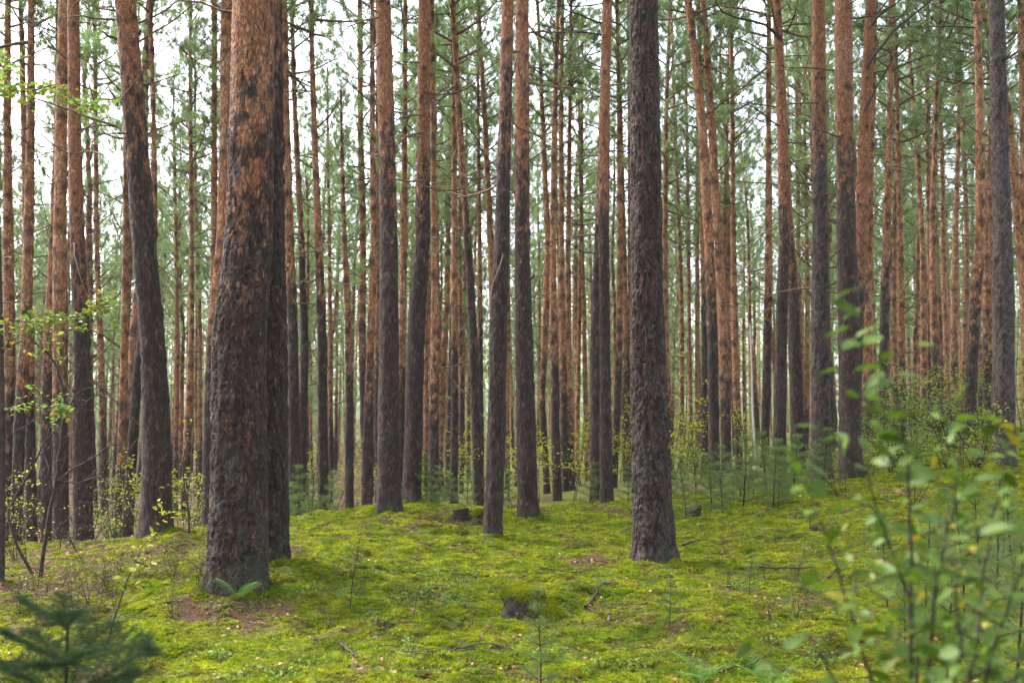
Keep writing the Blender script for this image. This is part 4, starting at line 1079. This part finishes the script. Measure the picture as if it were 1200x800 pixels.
stump(ground_at(563, 614), .10, .15, "small mossy stump beside the narrow dark curving pine", True, 0, 2)
stump(ground_at(812, 606), .11, .13, "dark rotten stump on the moss near the green patch of young pines", False, .3, 3)
stump(ground_at(539, 607), .11, .10, "low blackened stump at the crest among tiny young pines", False, .1, 4)
stump(ground_at(953, 622), .05, .06, "black little stump end poking from moss near the leafy shrub", False, .1, 5)

# -- mushroom
p = ground_at(713, 727)
o = thing("mushroom", p, "tiny brown-capped mushroom on the moss", "mushroom")
mb = MB(); mb.tube(np.array([[0, 0, -.02], [0, 0, .02], [.003, 0, .05]]), [.008, .007, .007], 8, 0); link("stalk", mb.mesh("stalk", [M_PALE]), o)
mb = MB(); t = np.linspace(0, 1.5, 6); th = np.linspace(0, 6.2832, 14, endpoint=False)
P = np.stack([np.outer(np.cos(t) * .028, np.cos(th)), np.outer(np.cos(t) * .028, np.sin(th)), np.repeat((np.sin(t) * .02 + .045)[:, None], 14, 1)], -1).reshape(-1, 3)
mb.add(P, grid_faces(6, 14), 0, True); mb.add(P[:14], [[0, k + 1, k] for k in range(1, 13)], 0); link("cap", mb.mesh("cap", [plain_material("mushroom_cap", (.07, .03, .014), (.13, .06, .03), 30)]), o)

# -- fallen sticks measured in the photograph
def stick(pix, r, label, forks=0, seed=0, lift=.015):
    rng = np.random.default_rng(seed + 700)
    P = np.array([ground_at(px, py) for px, py in pix]); base = P[0].copy()
    t = np.linspace(0, len(P) - 1, 12); path = np.stack([np.interp(t, np.arange(len(P)), P[:, c]) for c in range(3)], 1)
    path[:, 2] = ground(path[:, 0], path[:, 1]) * .5 + path[:, 2] * .5 + lift + r
    path[:, 2] = np.convolve(np.pad(path[:, 2], 1, mode='edge'), np.ones(3) / 3, 'valid')
    path += rng.normal(0, r * .4, path.shape)
    mb = MB(); mb.tube(path - base, np.linspace(r, r * .5, 12), 6, 0)
    for q in range(forks):
        i0 = rng.integers(3, 10); d = path[i0] - path[i0 - 1] + rng.normal(0, .03, 3) + np.array([0, 0, .02])
        tw = curve_pts(path[i0] - base, d, rng.uniform(.08, .25), 5, (0, 0, .1), rng, .15); mb.tube(tw, r * .5 * np.linspace(1, .4, 5), 5, 0)
    o = link("fallen_stick", mb.mesh("fallen_stick", [M_TWIG])); o.location = base
    o["label"] = label; o["category"] = "stick"; o["group"] = "sticks lying on the moss"
STICKS = [([(686, 716), (694, 706), (700, 696), (704, 688), (714, 686)], .011, "crooked short stick on moss close to the mushroom", 0),
          ([(520, 772), (534, 766), (556, 761), (580, 761), (608, 766)], .008, "long thin bowed twig on moss in front of the capped stump", 2),
          ([(400, 758), (410, 766), (420, 775)], .011, "short thick stick lying in the open mossy foreground", 0),
          ([(485, 704), (498, 698), (508, 690)], .006, "small twig beside reddish stems on the moss", 1),
          ([(800, 642), (812, 638), (818, 635)], .016, "stubby dark stick near the charcoal pine's foot", 0),
          ([(868, 670), (890, 668), (912, 669), (938, 668), (955, 667)], .014, "long straight pale stick beside the pine seedling", 0),
          ([(960, 690), (970, 680), (980, 670), (990, 662)], .010, "stick with side twigs rising toward the leafy shrub", 2),
          ([(812, 800), (850, 790), (880, 784), (905, 768)], .008, "forked twig at the edge of the blue-green fern", 2),
          ([(552, 600), (540, 606), (525, 612), (516, 618)], .012, "knobbly twig leaning on the low blackened stump", 2),
          ([(486, 622), (480, 615), (478, 608)], .008, "pale twig at the foot of the slimmer crest pine", 0),
          ([(640, 668), (660, 672), (690, 670), (705, 664)], .006, "fine branched twig over the brown litter patch", 3),
          ([(240, 612), (262, 660), (240, 676)], .006, "twig lying against the massive pine's mossy side", 1)]
for k, (pix, r, lab, fk) in enumerate(STICKS): stick(pix, r, lab, fk, k)

# -- bare twiggy bush and the leafy sapling at its side
def twiggy_bush():
    Y = 9.2; rng = np.random.default_rng(91)
    P0 = at_depth(46, 668, Y); P0[2] = gz(P0[0], Y)
    root = thing("bare_bush", P0, "bare twiggy bush with crooked mossy stems and a few leaves", "bush")
    main = [([(46, 672), (52, 640), (58, 600), (66, 560), (72, 520), (76, 480), (73, 450), (64, 425), (50, 408), (38, 400)], .020, 0.0),
            ([(62, 578), (56, 556), (62, 530), (58, 500), (46, 480)], .010, -.1),
            ([(66, 566), (86, 548), (104, 540), (118, 530), (130, 520), (140, 515)], .009, .1),
            ([(66, 562), (90, 566), (108, 560), (122, 559), (130, 566)], .008, -.1),
            ([(74, 500), (82, 476), (88, 462), (104, 454), (130, 456)], .008, .0),
            ([(56, 612), (66, 614), (76, 622), (82, 634)], .006, .1),
            ([(74, 470), (86, 476), (100, 470), (112, 464), (120, 456)], .006, .05)]
    for q, (pix, r, dy) in enumerate(main):
        P = np.array([at_depth(px, py, Y + dy * k / 3) for k, (px, py) in enumerate(pix)]) - P0
        if q == 0: P[0, 2] = -.08
        t = np.linspace(0, len(P) - 1, 4 * len(P)); path = np.stack([np.interp(t, np.arange(len(P)), P[:, c]) for c in range(3)], 1)
        path[1:-1] += rng.normal(0, r * .25, path[1:-1].shape)
        mb = MB(); mb.tube(path, r * np.linspace(1, .4, len(path)), 7, 0)
        for w in range(4 + len(pix)):
            i0 = rng.integers(len(path) // 3, len(path) - 1)
            tw = curve_pts(path[i0], path[i0] - path[i0 - 1] + rng.normal(0, .04, 3), rng.uniform(.1, .45), 6, (0, 0, .1), rng, .18); mb.tube(tw, np.linspace(.0045, .0015, 6), 4, 0, False)
        link("stem" if q == 0 else "branch", mb.mesh("stem", [M_TWIG]), root)
    # second leaning stem from the same root
    P = np.array([at_depth(px, py, Y + .1) for px, py in ((40, 676), (20, 640), (8, 600), (22, 575), (40, 545), (50, 520), (64, 505))]) - P0
    t = np.linspace(0, 6, 24); path = np.stack([np.interp(t, np.arange(7), P[:, c]) for c in range(3)], 1); mb = MB(); mb.tube(path, .016 * np.linspace(1, .35, 24), 7, 0)
    for w in range(14):
        i0 = rng.integers(8, 23); tw = curve_pts(path[i0], path[i0] - path[i0 - 1] + rng.normal(0, .05, 3), rng.uniform(.15, .6), 6, (0, 0, .1), rng, .18); mb.tube(tw, np.linspace(.005, .0015, 6), 4, 0, False)
    link("stem", mb.mesh("stem", [M_TWIG]), root)
    fo = MB(); C = np.array([at_depth(px, py, Y) for px, py in ((62, 405), (66, 398), (58, 412), (72, 404), (30, 410), (36, 415), (75, 420))]) - P0
    leaf_cards(fo, np.repeat(C, 3, 0) + rng.normal(0, .02, (21, 3)), .06, 0, rng); link("foliage", fo.mesh("foliage", [M_BEECH]), root, "stuff")
twiggy_bush()

def beech_sapling():
    Y = 9.0; rng = np.random.default_rng(93)
    P0 = at_depth(1, 672, Y); P0[2] = gz(P0[0], Y)
    root = thing("beech_sapling", P0, "dark slender sapling reaching long leafy green branches over the twiggy bush", "sapling")
    P = np.array([at_depth(px, py, Y) for px, py in ((1, 690), (2, 600), (2, 480), (1, 400), (-2, 280), (-4, 120), (-3, -40), (0, -200))]) - P0
    P[0, 2] = -.15
    t = np.linspace(0, 7, 40); path = np.stack([np.interp(t, np.arange(8), P[:, c]) for c in range(3)], 1); mb = MB(); mb.tube(path, np.linspace(.034, .012, 40), 9, 0); link("trunk", mb.mesh("trunk", [M_TWIG]), root)
    for pix, n, r, spread in (([(-4, 108), (12, 106), (34, 108), (54, 102), (68, 98), (80, 112), (92, 122), (110, 128)], 230, .009, .10),
                              ([(0, 372), (20, 376), (40, 377), (62, 376), (84, 372), (104, 366), (124, 360), (142, 357)], 260, .007, .085),
                              ([(0, 482), (20, 480), (44, 478), (66, 478), (80, 481)], 90, .005, .06),
                              ([(-3, 60), (4, 66), (8, 74), (12, 84), (6, 100)], 60, .005, .10),
                              ([(1, 420), (10, 400), (16, 380), (24, 385)], 40, .005, .08)):
        P = np.array([at_depth(px, py, Y - .05 * k) for k, (px, py) in enumerate(pix)]) - P0
        t = np.linspace(0, len(P) - 1, 4 * len(P)); pt = np.stack([np.interp(t, np.arange(len(P)), P[:, c]) for c in range(3)], 1)
        mb = MB(); mb.tube(pt, r * np.linspace(1, .35, len(pt)), 5, 0, False)
        C = [pt]
        for w in range(9):
            i0 = rng.integers(3, len(pt) - 1); tw = curve_pts(pt[i0], pt[i0] - pt[i0 - 1] + rng.normal(0, .03, 3), rng.uniform(.08, .28), 6, (0, 0, -.1), rng, .12); mb.tube(tw, np.linspace(.003, .001, 6), 3, 0, False); C.append(tw)
        br = link("branch", mb.mesh("branch", [M_TWIG]), root)
        C = np.concatenate(C); fo = MB(); n = int(n * 1.5)
        pick = C[rng.integers(len(pt) // 5, len(C), n)] + rng.normal(0, 1, (n, 3)) * np.array([spread * .5, spread * .6, spread * .30])
        leaf_cards(fo, pick, .058, 0, rng, .3)
        link("foliage", fo.mesh("foliage", [M_BEECH]), br, "stuff")
beech_sapling()

# small sapling with yellow leaves in front
def little_sapling(pix, Y, label, nleaf, mat, r=.009, twigs=7, leaf=.055):
    rng = np.random.default_rng(int(pix[0][0]))
    P0 = at_depth(*pix[0], Y); P0[2] = gz(P0[0], Y)
    root = thing("sapling", P0, label, "sapling")
    P = np.array([at_depth(px, py, Y) for px, py in pix]) - P0; P[0, 2] = -.05
    t = np.linspace(0, len(P) - 1, 20); pt = np.stack([np.interp(t, np.arange(len(P)), P[:, c]) for c in range(3)], 1)
    mb = MB(); mb.tube(pt, r * np.linspace(1, .35, 20), 6, 0); C = [pt[14:]]
    for w in range(twigs):
        i0 = rng.integers(7, 19); tw = curve_pts(pt[i0], pt[i0] - pt[i0 - 1] + rng.normal(0, .05, 3), rng.uniform(.1, .3), 6, (0, 0, .1), rng, .15); mb.tube(tw, r * .4 * np.linspace(1, .3, 6), 4, 0, False); C.append(tw[2:])
    link("stem", mb.mesh("stem", [M_TWIG]), root)
    C = np.concatenate(C); fo = MB(); leaf_cards(fo, C[rng.integers(0, len(C), nleaf)] + rng.normal(0, .02, (nleaf, 3)), leaf, 0, rng, .4)
    link("foliage", fo.mesh("foliage", [mat]), root, "stuff")
def dpix(px, py): return float(ground_at(px, py)[1])
little_sapling([(124, 755), (132, 730), (140, 706), (148, 682), (158, 660), (164, 648)], dpix(124, 755), "little curved sapling with pale yellow-green leaves beyond the spruce", 46, M_YLEAF)
little_sapling([(222, 640), (221, 600), (216, 570), (214, 540), (224, 500)], 10.8, "dark thin sapling with few yellow leaves beside the strongly leaning pine", 26, M_YLEAF, .012)
little_sapling([(182, 648), (181, 620), (184, 605), (190, 600)], 10.6, "sprig of bright yellow leaves before the leaning pine's foot", 22, M_YLEAF, .006, 4, .07)
little_sapling([(410, 712), (412, 690), (416, 664), (420, 640), (424, 615)], dpix(410, 712), "bare reddish shoot standing on the moss beyond the thick pines", 6, M_HEATH, .005, 9, .02)
little_sapling([(480, 730), (486, 715), (488, 700), (494, 680)], dpix(480, 730), "short branching reddish shoot beside a small twig", 16, M_HEATH, .004, 8, .02)
little_sapling([(948, 622), (950, 600), (952, 580), (946, 566)], dpix(948, 622), "orange-leaved small sapling before the grey straight pine", 30, M_YLEAF, .006, 6, .05)
rng = np.random.default_rng(4)
LB = shrub_parts(360, .30, .22, 4, 200, .016, M_HEATH, stem_r=.003)
for k in range(50):
    if k < 14 or k > 33: px, py = rng.uniform(0, 245), rng.uniform(650, 725)
    elif k < 18: px, py = rng.uniform(380, 560), rng.uniform(660, 745)
    else: px, py = rng.uniform(830, 1030), rng.uniform(600, 730)
    p = ground_at(px, py)
    place_shrub("bilberry_shrub", LB, p, "wispy reddish-brown dwarf shrub rising from the moss", "dwarf shrub", "wispy dwarf shrubs in the moss", rng.uniform(.5, 1.1), k)

LG_ = shrub_parts(362, .16, .14, 5, 90, .026, M_GLEAF, stem_r=.0025)
for k in range(46):
    px, py = rng.uniform(230, 1000), 640 + 165 * rng.random() ** .8
    if k % 3 == 0: px, py = rng.normal(520, 35), rng.normal(690, 14)
    p = ground_at(px, py)
    place_shrub("bilberry_shrub", LG_, p, "ankle-high green leafy plant sprouting through the moss", "dwarf shrub", "ankle-high green plants in the moss", rng.uniform(.6, 1.3), k)

# -- leafy shrub close to the camera: every leaf is a part
def leaf_mesh(seed, w=.52):
    rng = np.random.default_rng(seed); n = 7
    u = np.linspace(0, 1, n); half = w * .5 * np.sin(np.pi * u ** .85) ** .9 + .002; half[-1] = .003
    bend = -.18 * u * u
    L = np.stack([u, half, bend + .10 * half / w + rng.normal(0, .012, n)], 1); Mi = np.stack([u, u * 0, bend], 1); R = np.stack([u, -half, bend + .10 * half / w + rng.normal(0, .012, n)], 1)
    V = np.concatenate([L, Mi, R]); f = [[i, i + 1, n + i + 1, n + i] for i in range(n - 1)] + [[n + i, n + i + 1, 2 * n + i + 1, 2 * n + i] for i in range(n - 1)]
    mb = MB(); mb.add(V, f, 0, True)
    return mb.mesh("leaf", [M_SHRUB])
LEAVES = [leaf_mesh(q, (.5, .58, .44)[q]) for q in range(3)]
def near_shrub():
    rng = np.random.default_rng(33); Y = 1.95
    cx = (1085 - 600) / F * Y
    root = thing("leafy_shrub", (cx, Y, gz(cx, Y)), "leafy shrub with glossy rounded green and yellowing leaves close by, taller than the seedlings", "shrub")
    o0 = np.array([cx, Y, gz(cx, Y)])
    stems = [([(1062, 1250), (1066, 900), (1070, 780), (1068, 640), (1062, 540), (1050, 470), (1030, 420), (1005, 395)], 0, 1.0, 34),
             ([(1095, 1250), (1096, 900), (1092, 760), (1100, 650), (1112, 590), (1118, 540), (1128, 490)], .10, 1.0, 26),
             ([(1110, 1250), (1118, 900), (1140, 760), (1158, 660), (1165, 600), (1180, 540), (1195, 500)], .2, 1.0, 30),
             ([(1050, 1250), (1040, 900), (1030, 800), (1010, 720), (985, 650), (965, 600)], -.1, 1.0, 22),
             ([(1040, 1250), (1015, 900), (990, 820), (965, 770), (945, 740)], -.15, .8, 16),
             ([(1075, 1250), (1080, 900), (1075, 800), (1060, 700), (1030, 620), (1010, 560), (985, 510)], .15, .9, 28),
             ([(1120, 1250), (1150, 900), (1180, 780), (1205, 700), (1225, 640)], -.05, 1.0, 24),
             ([(1090, 1250), (1110, 950), (1120, 840), (1130, 760), (1125, 690), (1140, 640)], -.3, 1.0, 26)]
    nl = 0
    for pix, dy, sc, nleaf in stems:
        P = np.array([at_depth(px, py, Y + dy * min(1, k / 3)) for k, (px, py) in enumerate(pix)]) - o0; P[0] = np.array([P[0, 0] * .4, 0, -.05])
        t = np.linspace(0, len(P) - 1, 5 * len(P)); pt = np.stack([np.interp(t, np.arange(len(P)), P[:, c]) for c in range(3)], 1)
        pt[:, 1] += np.cumsum(rng.normal(0, .006, len(pt)))
        mb = MB(); mb.tube(pt, .0048 * np.linspace(1, .3, len(pt)), 7, 0)
        C = []
        zmin = np.searchsorted(pt[:, 2], .62)
        for k in range(7):
            i0 = rng.integers(max(2, zmin - 3), len(pt) - 1); az = rng.random() * 6.28
            tw = curve_pts(pt[i0], (math.cos(az), math.sin(az) * .8, .35), rng.uniform(.08, .22), 7, (0, 0, .1), rng, .1); mb.tube(tw, .002 * np.linspace(1, .4, 7), 4, 0, False)
            C += [(tw[q], tw[q] - tw[q - 1]) for q in range(2, 7)]
        for q in range(zmin, len(pt)): C.append((pt[q], pt[q] - pt[q - 1]))
        st = link("stem", mb.mesh("stem", [M_STEM]), root)
        for q in range(int(nleaf * 1.35)):
            p, t_ = C[rng.integers(0, len(C))]
            o = link("leaf", LEAVES[nl % 3], st); nl += 1
            az = rng.random() * 6.28; s = rng.uniform(.036, .066) * sc
            o.location = p; o.scale = (s, s, s); o.rotation_euler = (rng.normal(0, .5), rng.normal(-.15, .4), az)
    fo = MB(); n = 500
    c_ = np.stack([rng.normal(1110, 62, n), 480 + 420 * rng.beta(2.0, 1.3, n)], 1)
    c_[:, 0] += (c_[:, 1] - 700) * -.05
    Pn = np.array([at_depth(a_, b_, Y + dd_) for (a_, b_), dd_ in zip(c_, rng.normal(.12, .22, n))]) - o0
    for q, lf in enumerate(LEAVES):
        V0 = np.array([v.co[:] for v in lf.vertices]); F0 = np.array([f.vertices[:] for f in lf.polygons])
        for p in Pn[q::3]:
            R_ = np.array(Euler((rng.normal(0, .7), rng.normal(-.1, .5), rng.random() * 6.28)).to_matrix())
            fo.add((V0 * rng.uniform(.022, .042)) @ R_.T + p, F0, 0, True)
    link("foliage", fo.mesh("foliage", [M_SHRUB]), root, "stuff")
    # the pale leaf at the very top
    for px, py, s, az, el in ((1040, 430, .062, 2.7, -.1), (1052, 440, .058, .2, -.1), (1000, 398, .05, -.3, -.7), (985, 432, .045, 3.0, .1), (1075, 405, .05, .3, -.2), (985, 512, .05, 3.1, .1), (1000, 545, .05, .3, .2)):
        o = link("leaf", LEAVES[0], st); o.location = at_depth(px, py, Y) - o0; o.scale = (s, s, s); o.rotation_euler = (.3, el, az)
near_shrub()

# -- moss carpet: tufts instanced on points
def moss_carpet():
    rng = np.random.default_rng(17)
    protos = bpy.data.collections.new("moss_protos")
    for q in range(4):
        mb = MB(); k = 18
        a = rng.random(k) * 6.28; el = rng.uniform(.25, 1.3, k); L = rng.uniform(.6, 1.1, k)
        for i_ in range(k):
            d = np.array([math.cos(a[i_]) * math.cos(el[i_]), math.sin(a[i_]) * math.cos(el[i_]), math.sin(el[i_])])
            s = np.array([-math.sin(a[i_]), math.cos(a[i_]), 0]); b = np.array([rng.normal(0, .22), rng.normal(0, .22), -.15])
            m = b + d * L[i_] * .6 + np.array([0, 0, .04]); e = b + d * L[i_] - np.array([0, 0, .18])
            mb.add([b, m + s * .13, e, m - s * .13], [[0, 1, 2], [0, 2, 3]], 0)
        o = bpy.data.objects.new("moss_tuft", mb.mesh("moss_tuft", [M_MOSS])); protos.objects.link(o)
    n = 400000
    Y = 3.0 + (rng.random(n) ** 1.35) * 19.0; X = (rng.random(n) * 2 - 1) * (0.60 * Y + .5)
    lit = litter_amount(X, Y) + (fbm(X * 6, Y * 6, 65, 3) - .5) * .8
    keep = rng.random(n) > .90 * smooth(.28, .75, lit)
    X, Y = X[keep], Y[keep]; Z = ground(X, Y) - .003
    for fx, fy, w in NEARFEET:
        k_ = int(500 * w / .3 + 150); a_ = rng.random(k_) * 6.28; rad = w * .5 * rng.uniform(1.05, 1.5, k_)
        lump = .5 + .5 * np.sin(a_ * 3 + fx * 7)
        xx = fx + rad * np.cos(a_); yy = fy + rad * np.sin(a_)
        X = np.concatenate([X, xx]); Y = np.concatenate([Y, yy]); Z = np.concatenate([Z, ground(xx, yy) + lump * rng.random(k_) * .10 * np.clip(1.6 - rad / (w * .5), 0, 1)])
    me = bpy.data.meshes.new("moss_points"); me.vertices.add(len(X)); me.vertices.foreach_set("co", np.stack([X, Y, Z], 1).ravel())
    rot = np.stack([rng.normal(0, .25, len(X)), rng.normal(0, .25, len(X)), rng.random(len(X)) * 6.28], 1)
    at = me.attributes.new("rot", 'FLOAT_VECTOR', 'POINT'); at.data.foreach_set("vector", rot.astype(np.float32).ravel())
    sc = rng.uniform(.013, .030, len(X)) * (.6 + .9 * vnoise(X * 9, Y * 9, 44)) * (1 + (Y - 3) * .045)
    at = me.attributes.new("scl", 'FLOAT', 'POINT'); at.data.foreach_set("value", sc.astype(np.float32))
    me.materials.append(M_MOSS)
    ob = link("moss", me, kind="stuff"); ob["label"] = "bright yellow-green moss carpet over the forest floor"; ob["category"] = "moss"
    ng = bpy.data.node_groups.new("moss_scatter", 'GeometryNodeTree')
    ng.interface.new_socket("Geometry", in_out='INPUT', socket_type='NodeSocketGeometry'); ng.interface.new_socket("Geometry", in_out='OUTPUT', socket_type='NodeSocketGeometry')
    gi = ng.nodes.new("NodeGroupInput"); go = ng.nodes.new("NodeGroupOutput")
    ci = ng.nodes.new("GeometryNodeCollectionInfo"); ci.inputs["Collection"].default_value = protos
    ci.inputs["Separate Children"].default_value = True; ci.inputs["Reset Children"].default_value = True
    iop = ng.nodes.new("GeometryNodeInstanceOnPoints"); iop.inputs["Pick Instance"].default_value = True
    ar = ng.nodes.new("GeometryNodeInputNamedAttribute"); ar.data_type = 'FLOAT_VECTOR'; ar.inputs["Name"].default_value = "rot"
    asn = ng.nodes.new("GeometryNodeInputNamedAttribute"); asn.data_type = 'FLOAT'; asn.inputs["Name"].default_value = "scl"
    L = ng.links.new
    L(gi.outputs[0], iop.inputs["Points"]); L(ci.outputs[0], iop.inputs["Instance"])
    L(ar.outputs["Attribute"], iop.inputs["Rotation"]); L(asn.outputs["Attribute"], iop.inputs["Scale"]); L(iop.outputs[0], go.inputs[0])
    md = ob.modifiers.new("scatter", 'NODES'); md.node_group = ng
moss_carpet()

# -- leaf litter: fallen leaves, needles and crumbs, nobody could count them
def litter():
    rng = np.random.default_rng(19); n = 16000
    Y = 3.4 + rng.random(n) ** 1.2 * 13; X = (rng.random(n) * 2 - 1) * .6 * Y
    l = litter_amount(X, Y); keep = rng.random(n) < .025 + .8 * l ** 1.3; X, Y = X[keep], Y[keep]
    Z = ground(X, Y) + .022
    mb = MB(); leaf_cards(mb, np.stack([X, Y, Z], 1), .036, 0, rng, .25)
    m, nt, out = new_mat("fallen_leaves")
    r = N(nt, "ShaderNodeNewGeometry").outputs["Random Per Island"]
    cr = nt.nodes.new("ShaderNodeValToRGB"); nt.links.new(r, cr.inputs[0]); e = cr.color_ramp.elements
    e[0].position = 0; e[0].color = (.09, .04, .02, 1); e[1].position = 1; e[1].color = (.32, .20, .13, 1)
    for p_, c in ((.35, (.18, .085, .04, 1)), (.6, (.20, .10, .055, 1)), (.8, (.25, .12, .03, 1))): q = e.new(p_); q.color = c
    principled(nt, out, cr.outputs[0], .6, .3)
    o = link("leaf_litter", mb.mesh("leaf_litter", [m]), kind="stuff"); o["label"] = "scattered brown and beige fallen leaves on the moss"; o["category"] = "leaves"
    mb = MB(); n = 5200; Y = 3.4 + rng.random(n) ** 1.1 * 15; X = (rng.random(n) * 2 - 1) * .6 * Y; l = litter_amount(X, Y); keep = rng.random(n) < .12 + l; X, Y = X[keep], Y[keep]; Z = ground(X, Y) + .02
    a = rng.random(len(X)) * 6.28
    for x, y, z, t in zip(X, Y, Z, a):
        L = rng.uniform(.06, .3); d = np.array([math.cos(t), math.sin(t), rng.normal(0.05, .12)]); p = np.array([x, y, z])
        mb.tube(curve_pts(p - d * L / 2, d, L, 4, (0, 0, 0), rng, .12), np.linspace(.0035, .0018, 4), 3, 0, False)
    o = link("twig_litter", mb.mesh("twig_litter", [M_TWIG]), kind="stuff"); o["label"] = "thin broken twigs strewn over the moss"; o["category"] = "twigs"
    # brown pine needles shed over the floor
    mb = MB(); n = 42000; Y = 3.4 + rng.random(n) ** 1.2 * 12; X = (rng.random(n) * 2 - 1) * .6 * Y; l = litter_amount(X, Y); keep = rng.random(n) < .10 + l; X, Y = X[keep], Y[keep]; C = np.stack([X, Y, ground(X, Y) + .014], 1)
    v = rng.normal(0, 1, (len(C), 3)); v[:, 2] *= .15; v /= np.linalg.norm(v, axis=1)[:, None]; s_ = np.cross(v, np.tile([[0, 0, 1.0]], (len(C), 1))) * .0022; L = rng.uniform(.03, .07, (len(C), 1))
    mb.add(np.stack([C - s_, C + s_, C + v * L], 1).reshape(-1, 3), np.arange(len(C) * 3).reshape(-1, 3), 0)
    o = link("needle_litter", mb.mesh("needle_litter", [m]), kind="stuff"); o["label"] = "shed brown pine needles on the forest floor"; o["category"] = "needles"
    # sparse grass
    mb = MB(); n = 900; cx = rng.integers(0, 40, n); cen = np.array([ground_at(rng.uniform(250, 1050), rng.uniform(670, 800)) for _ in range(40)])
    for c in cx:
        p = cen[c] + np.array([rng.normal(0, .16), rng.normal(0, .16), 0]); p[2] = gz(p[0], p[1]); pt = curve_pts(p, (rng.normal(0, .35), rng.normal(0, .35), 1), rng.uniform(.06, .2), 5, (rng.normal(0, .4), rng.normal(0, .4), -.5), rng, .05)
        mb.tube(pt, np.linspace(.0018, .0006, 5), 3, 0, False)
    o = link("grass", mb.mesh("grass", [M_GLEAF]), kind="stuff"); o["label"] = "sparse thin grass blades in the moss"; o["category"] = "grass"
litter()

# ------------------------------------------------------------------ thin haze volume, added to imitate veiling glare over the far trees
def haze():
    x0, x1, y0, y1 = gx[0] - 5, gx[-1] + 5, gy[0] - 5, gy[-1] + 5
    z0 = float(GZ.min()) - 1.0; z1 = 31.0
    V = [(x, y, z) for z in (z0, z1) for x, y in ((x0, y0), (x1, y0), (x1, y1), (x0, y1))]
    mb = MB(); mb.add(V, [[3, 2, 1, 0], [4, 5, 6, 7], [0, 1, 5, 4], [1, 2, 6, 5], [2, 3, 7, 6], [3, 0, 4, 7]], 0)
    m = bpy.data.materials.new("haze"); m.use_nodes = True; nt = m.node_tree; nt.nodes.clear()
    out = nt.nodes.new("ShaderNodeOutputMaterial"); pv = nt.nodes.new("ShaderNodeVolumePrincipled")
    pv.inputs["Color"].default_value = (.86, .93, .90, 1); pv.inputs["Density"].default_value = HAZE
    nt.links.new(pv.outputs[0], out.inputs["Volume"])
    o = link("haze", mb.mesh("haze", [m]), kind="stuff"); o["label"] = "thin pale haze added to veil the far trunks"; o["category"] = "haze"
HAZE = 0.0002
haze()
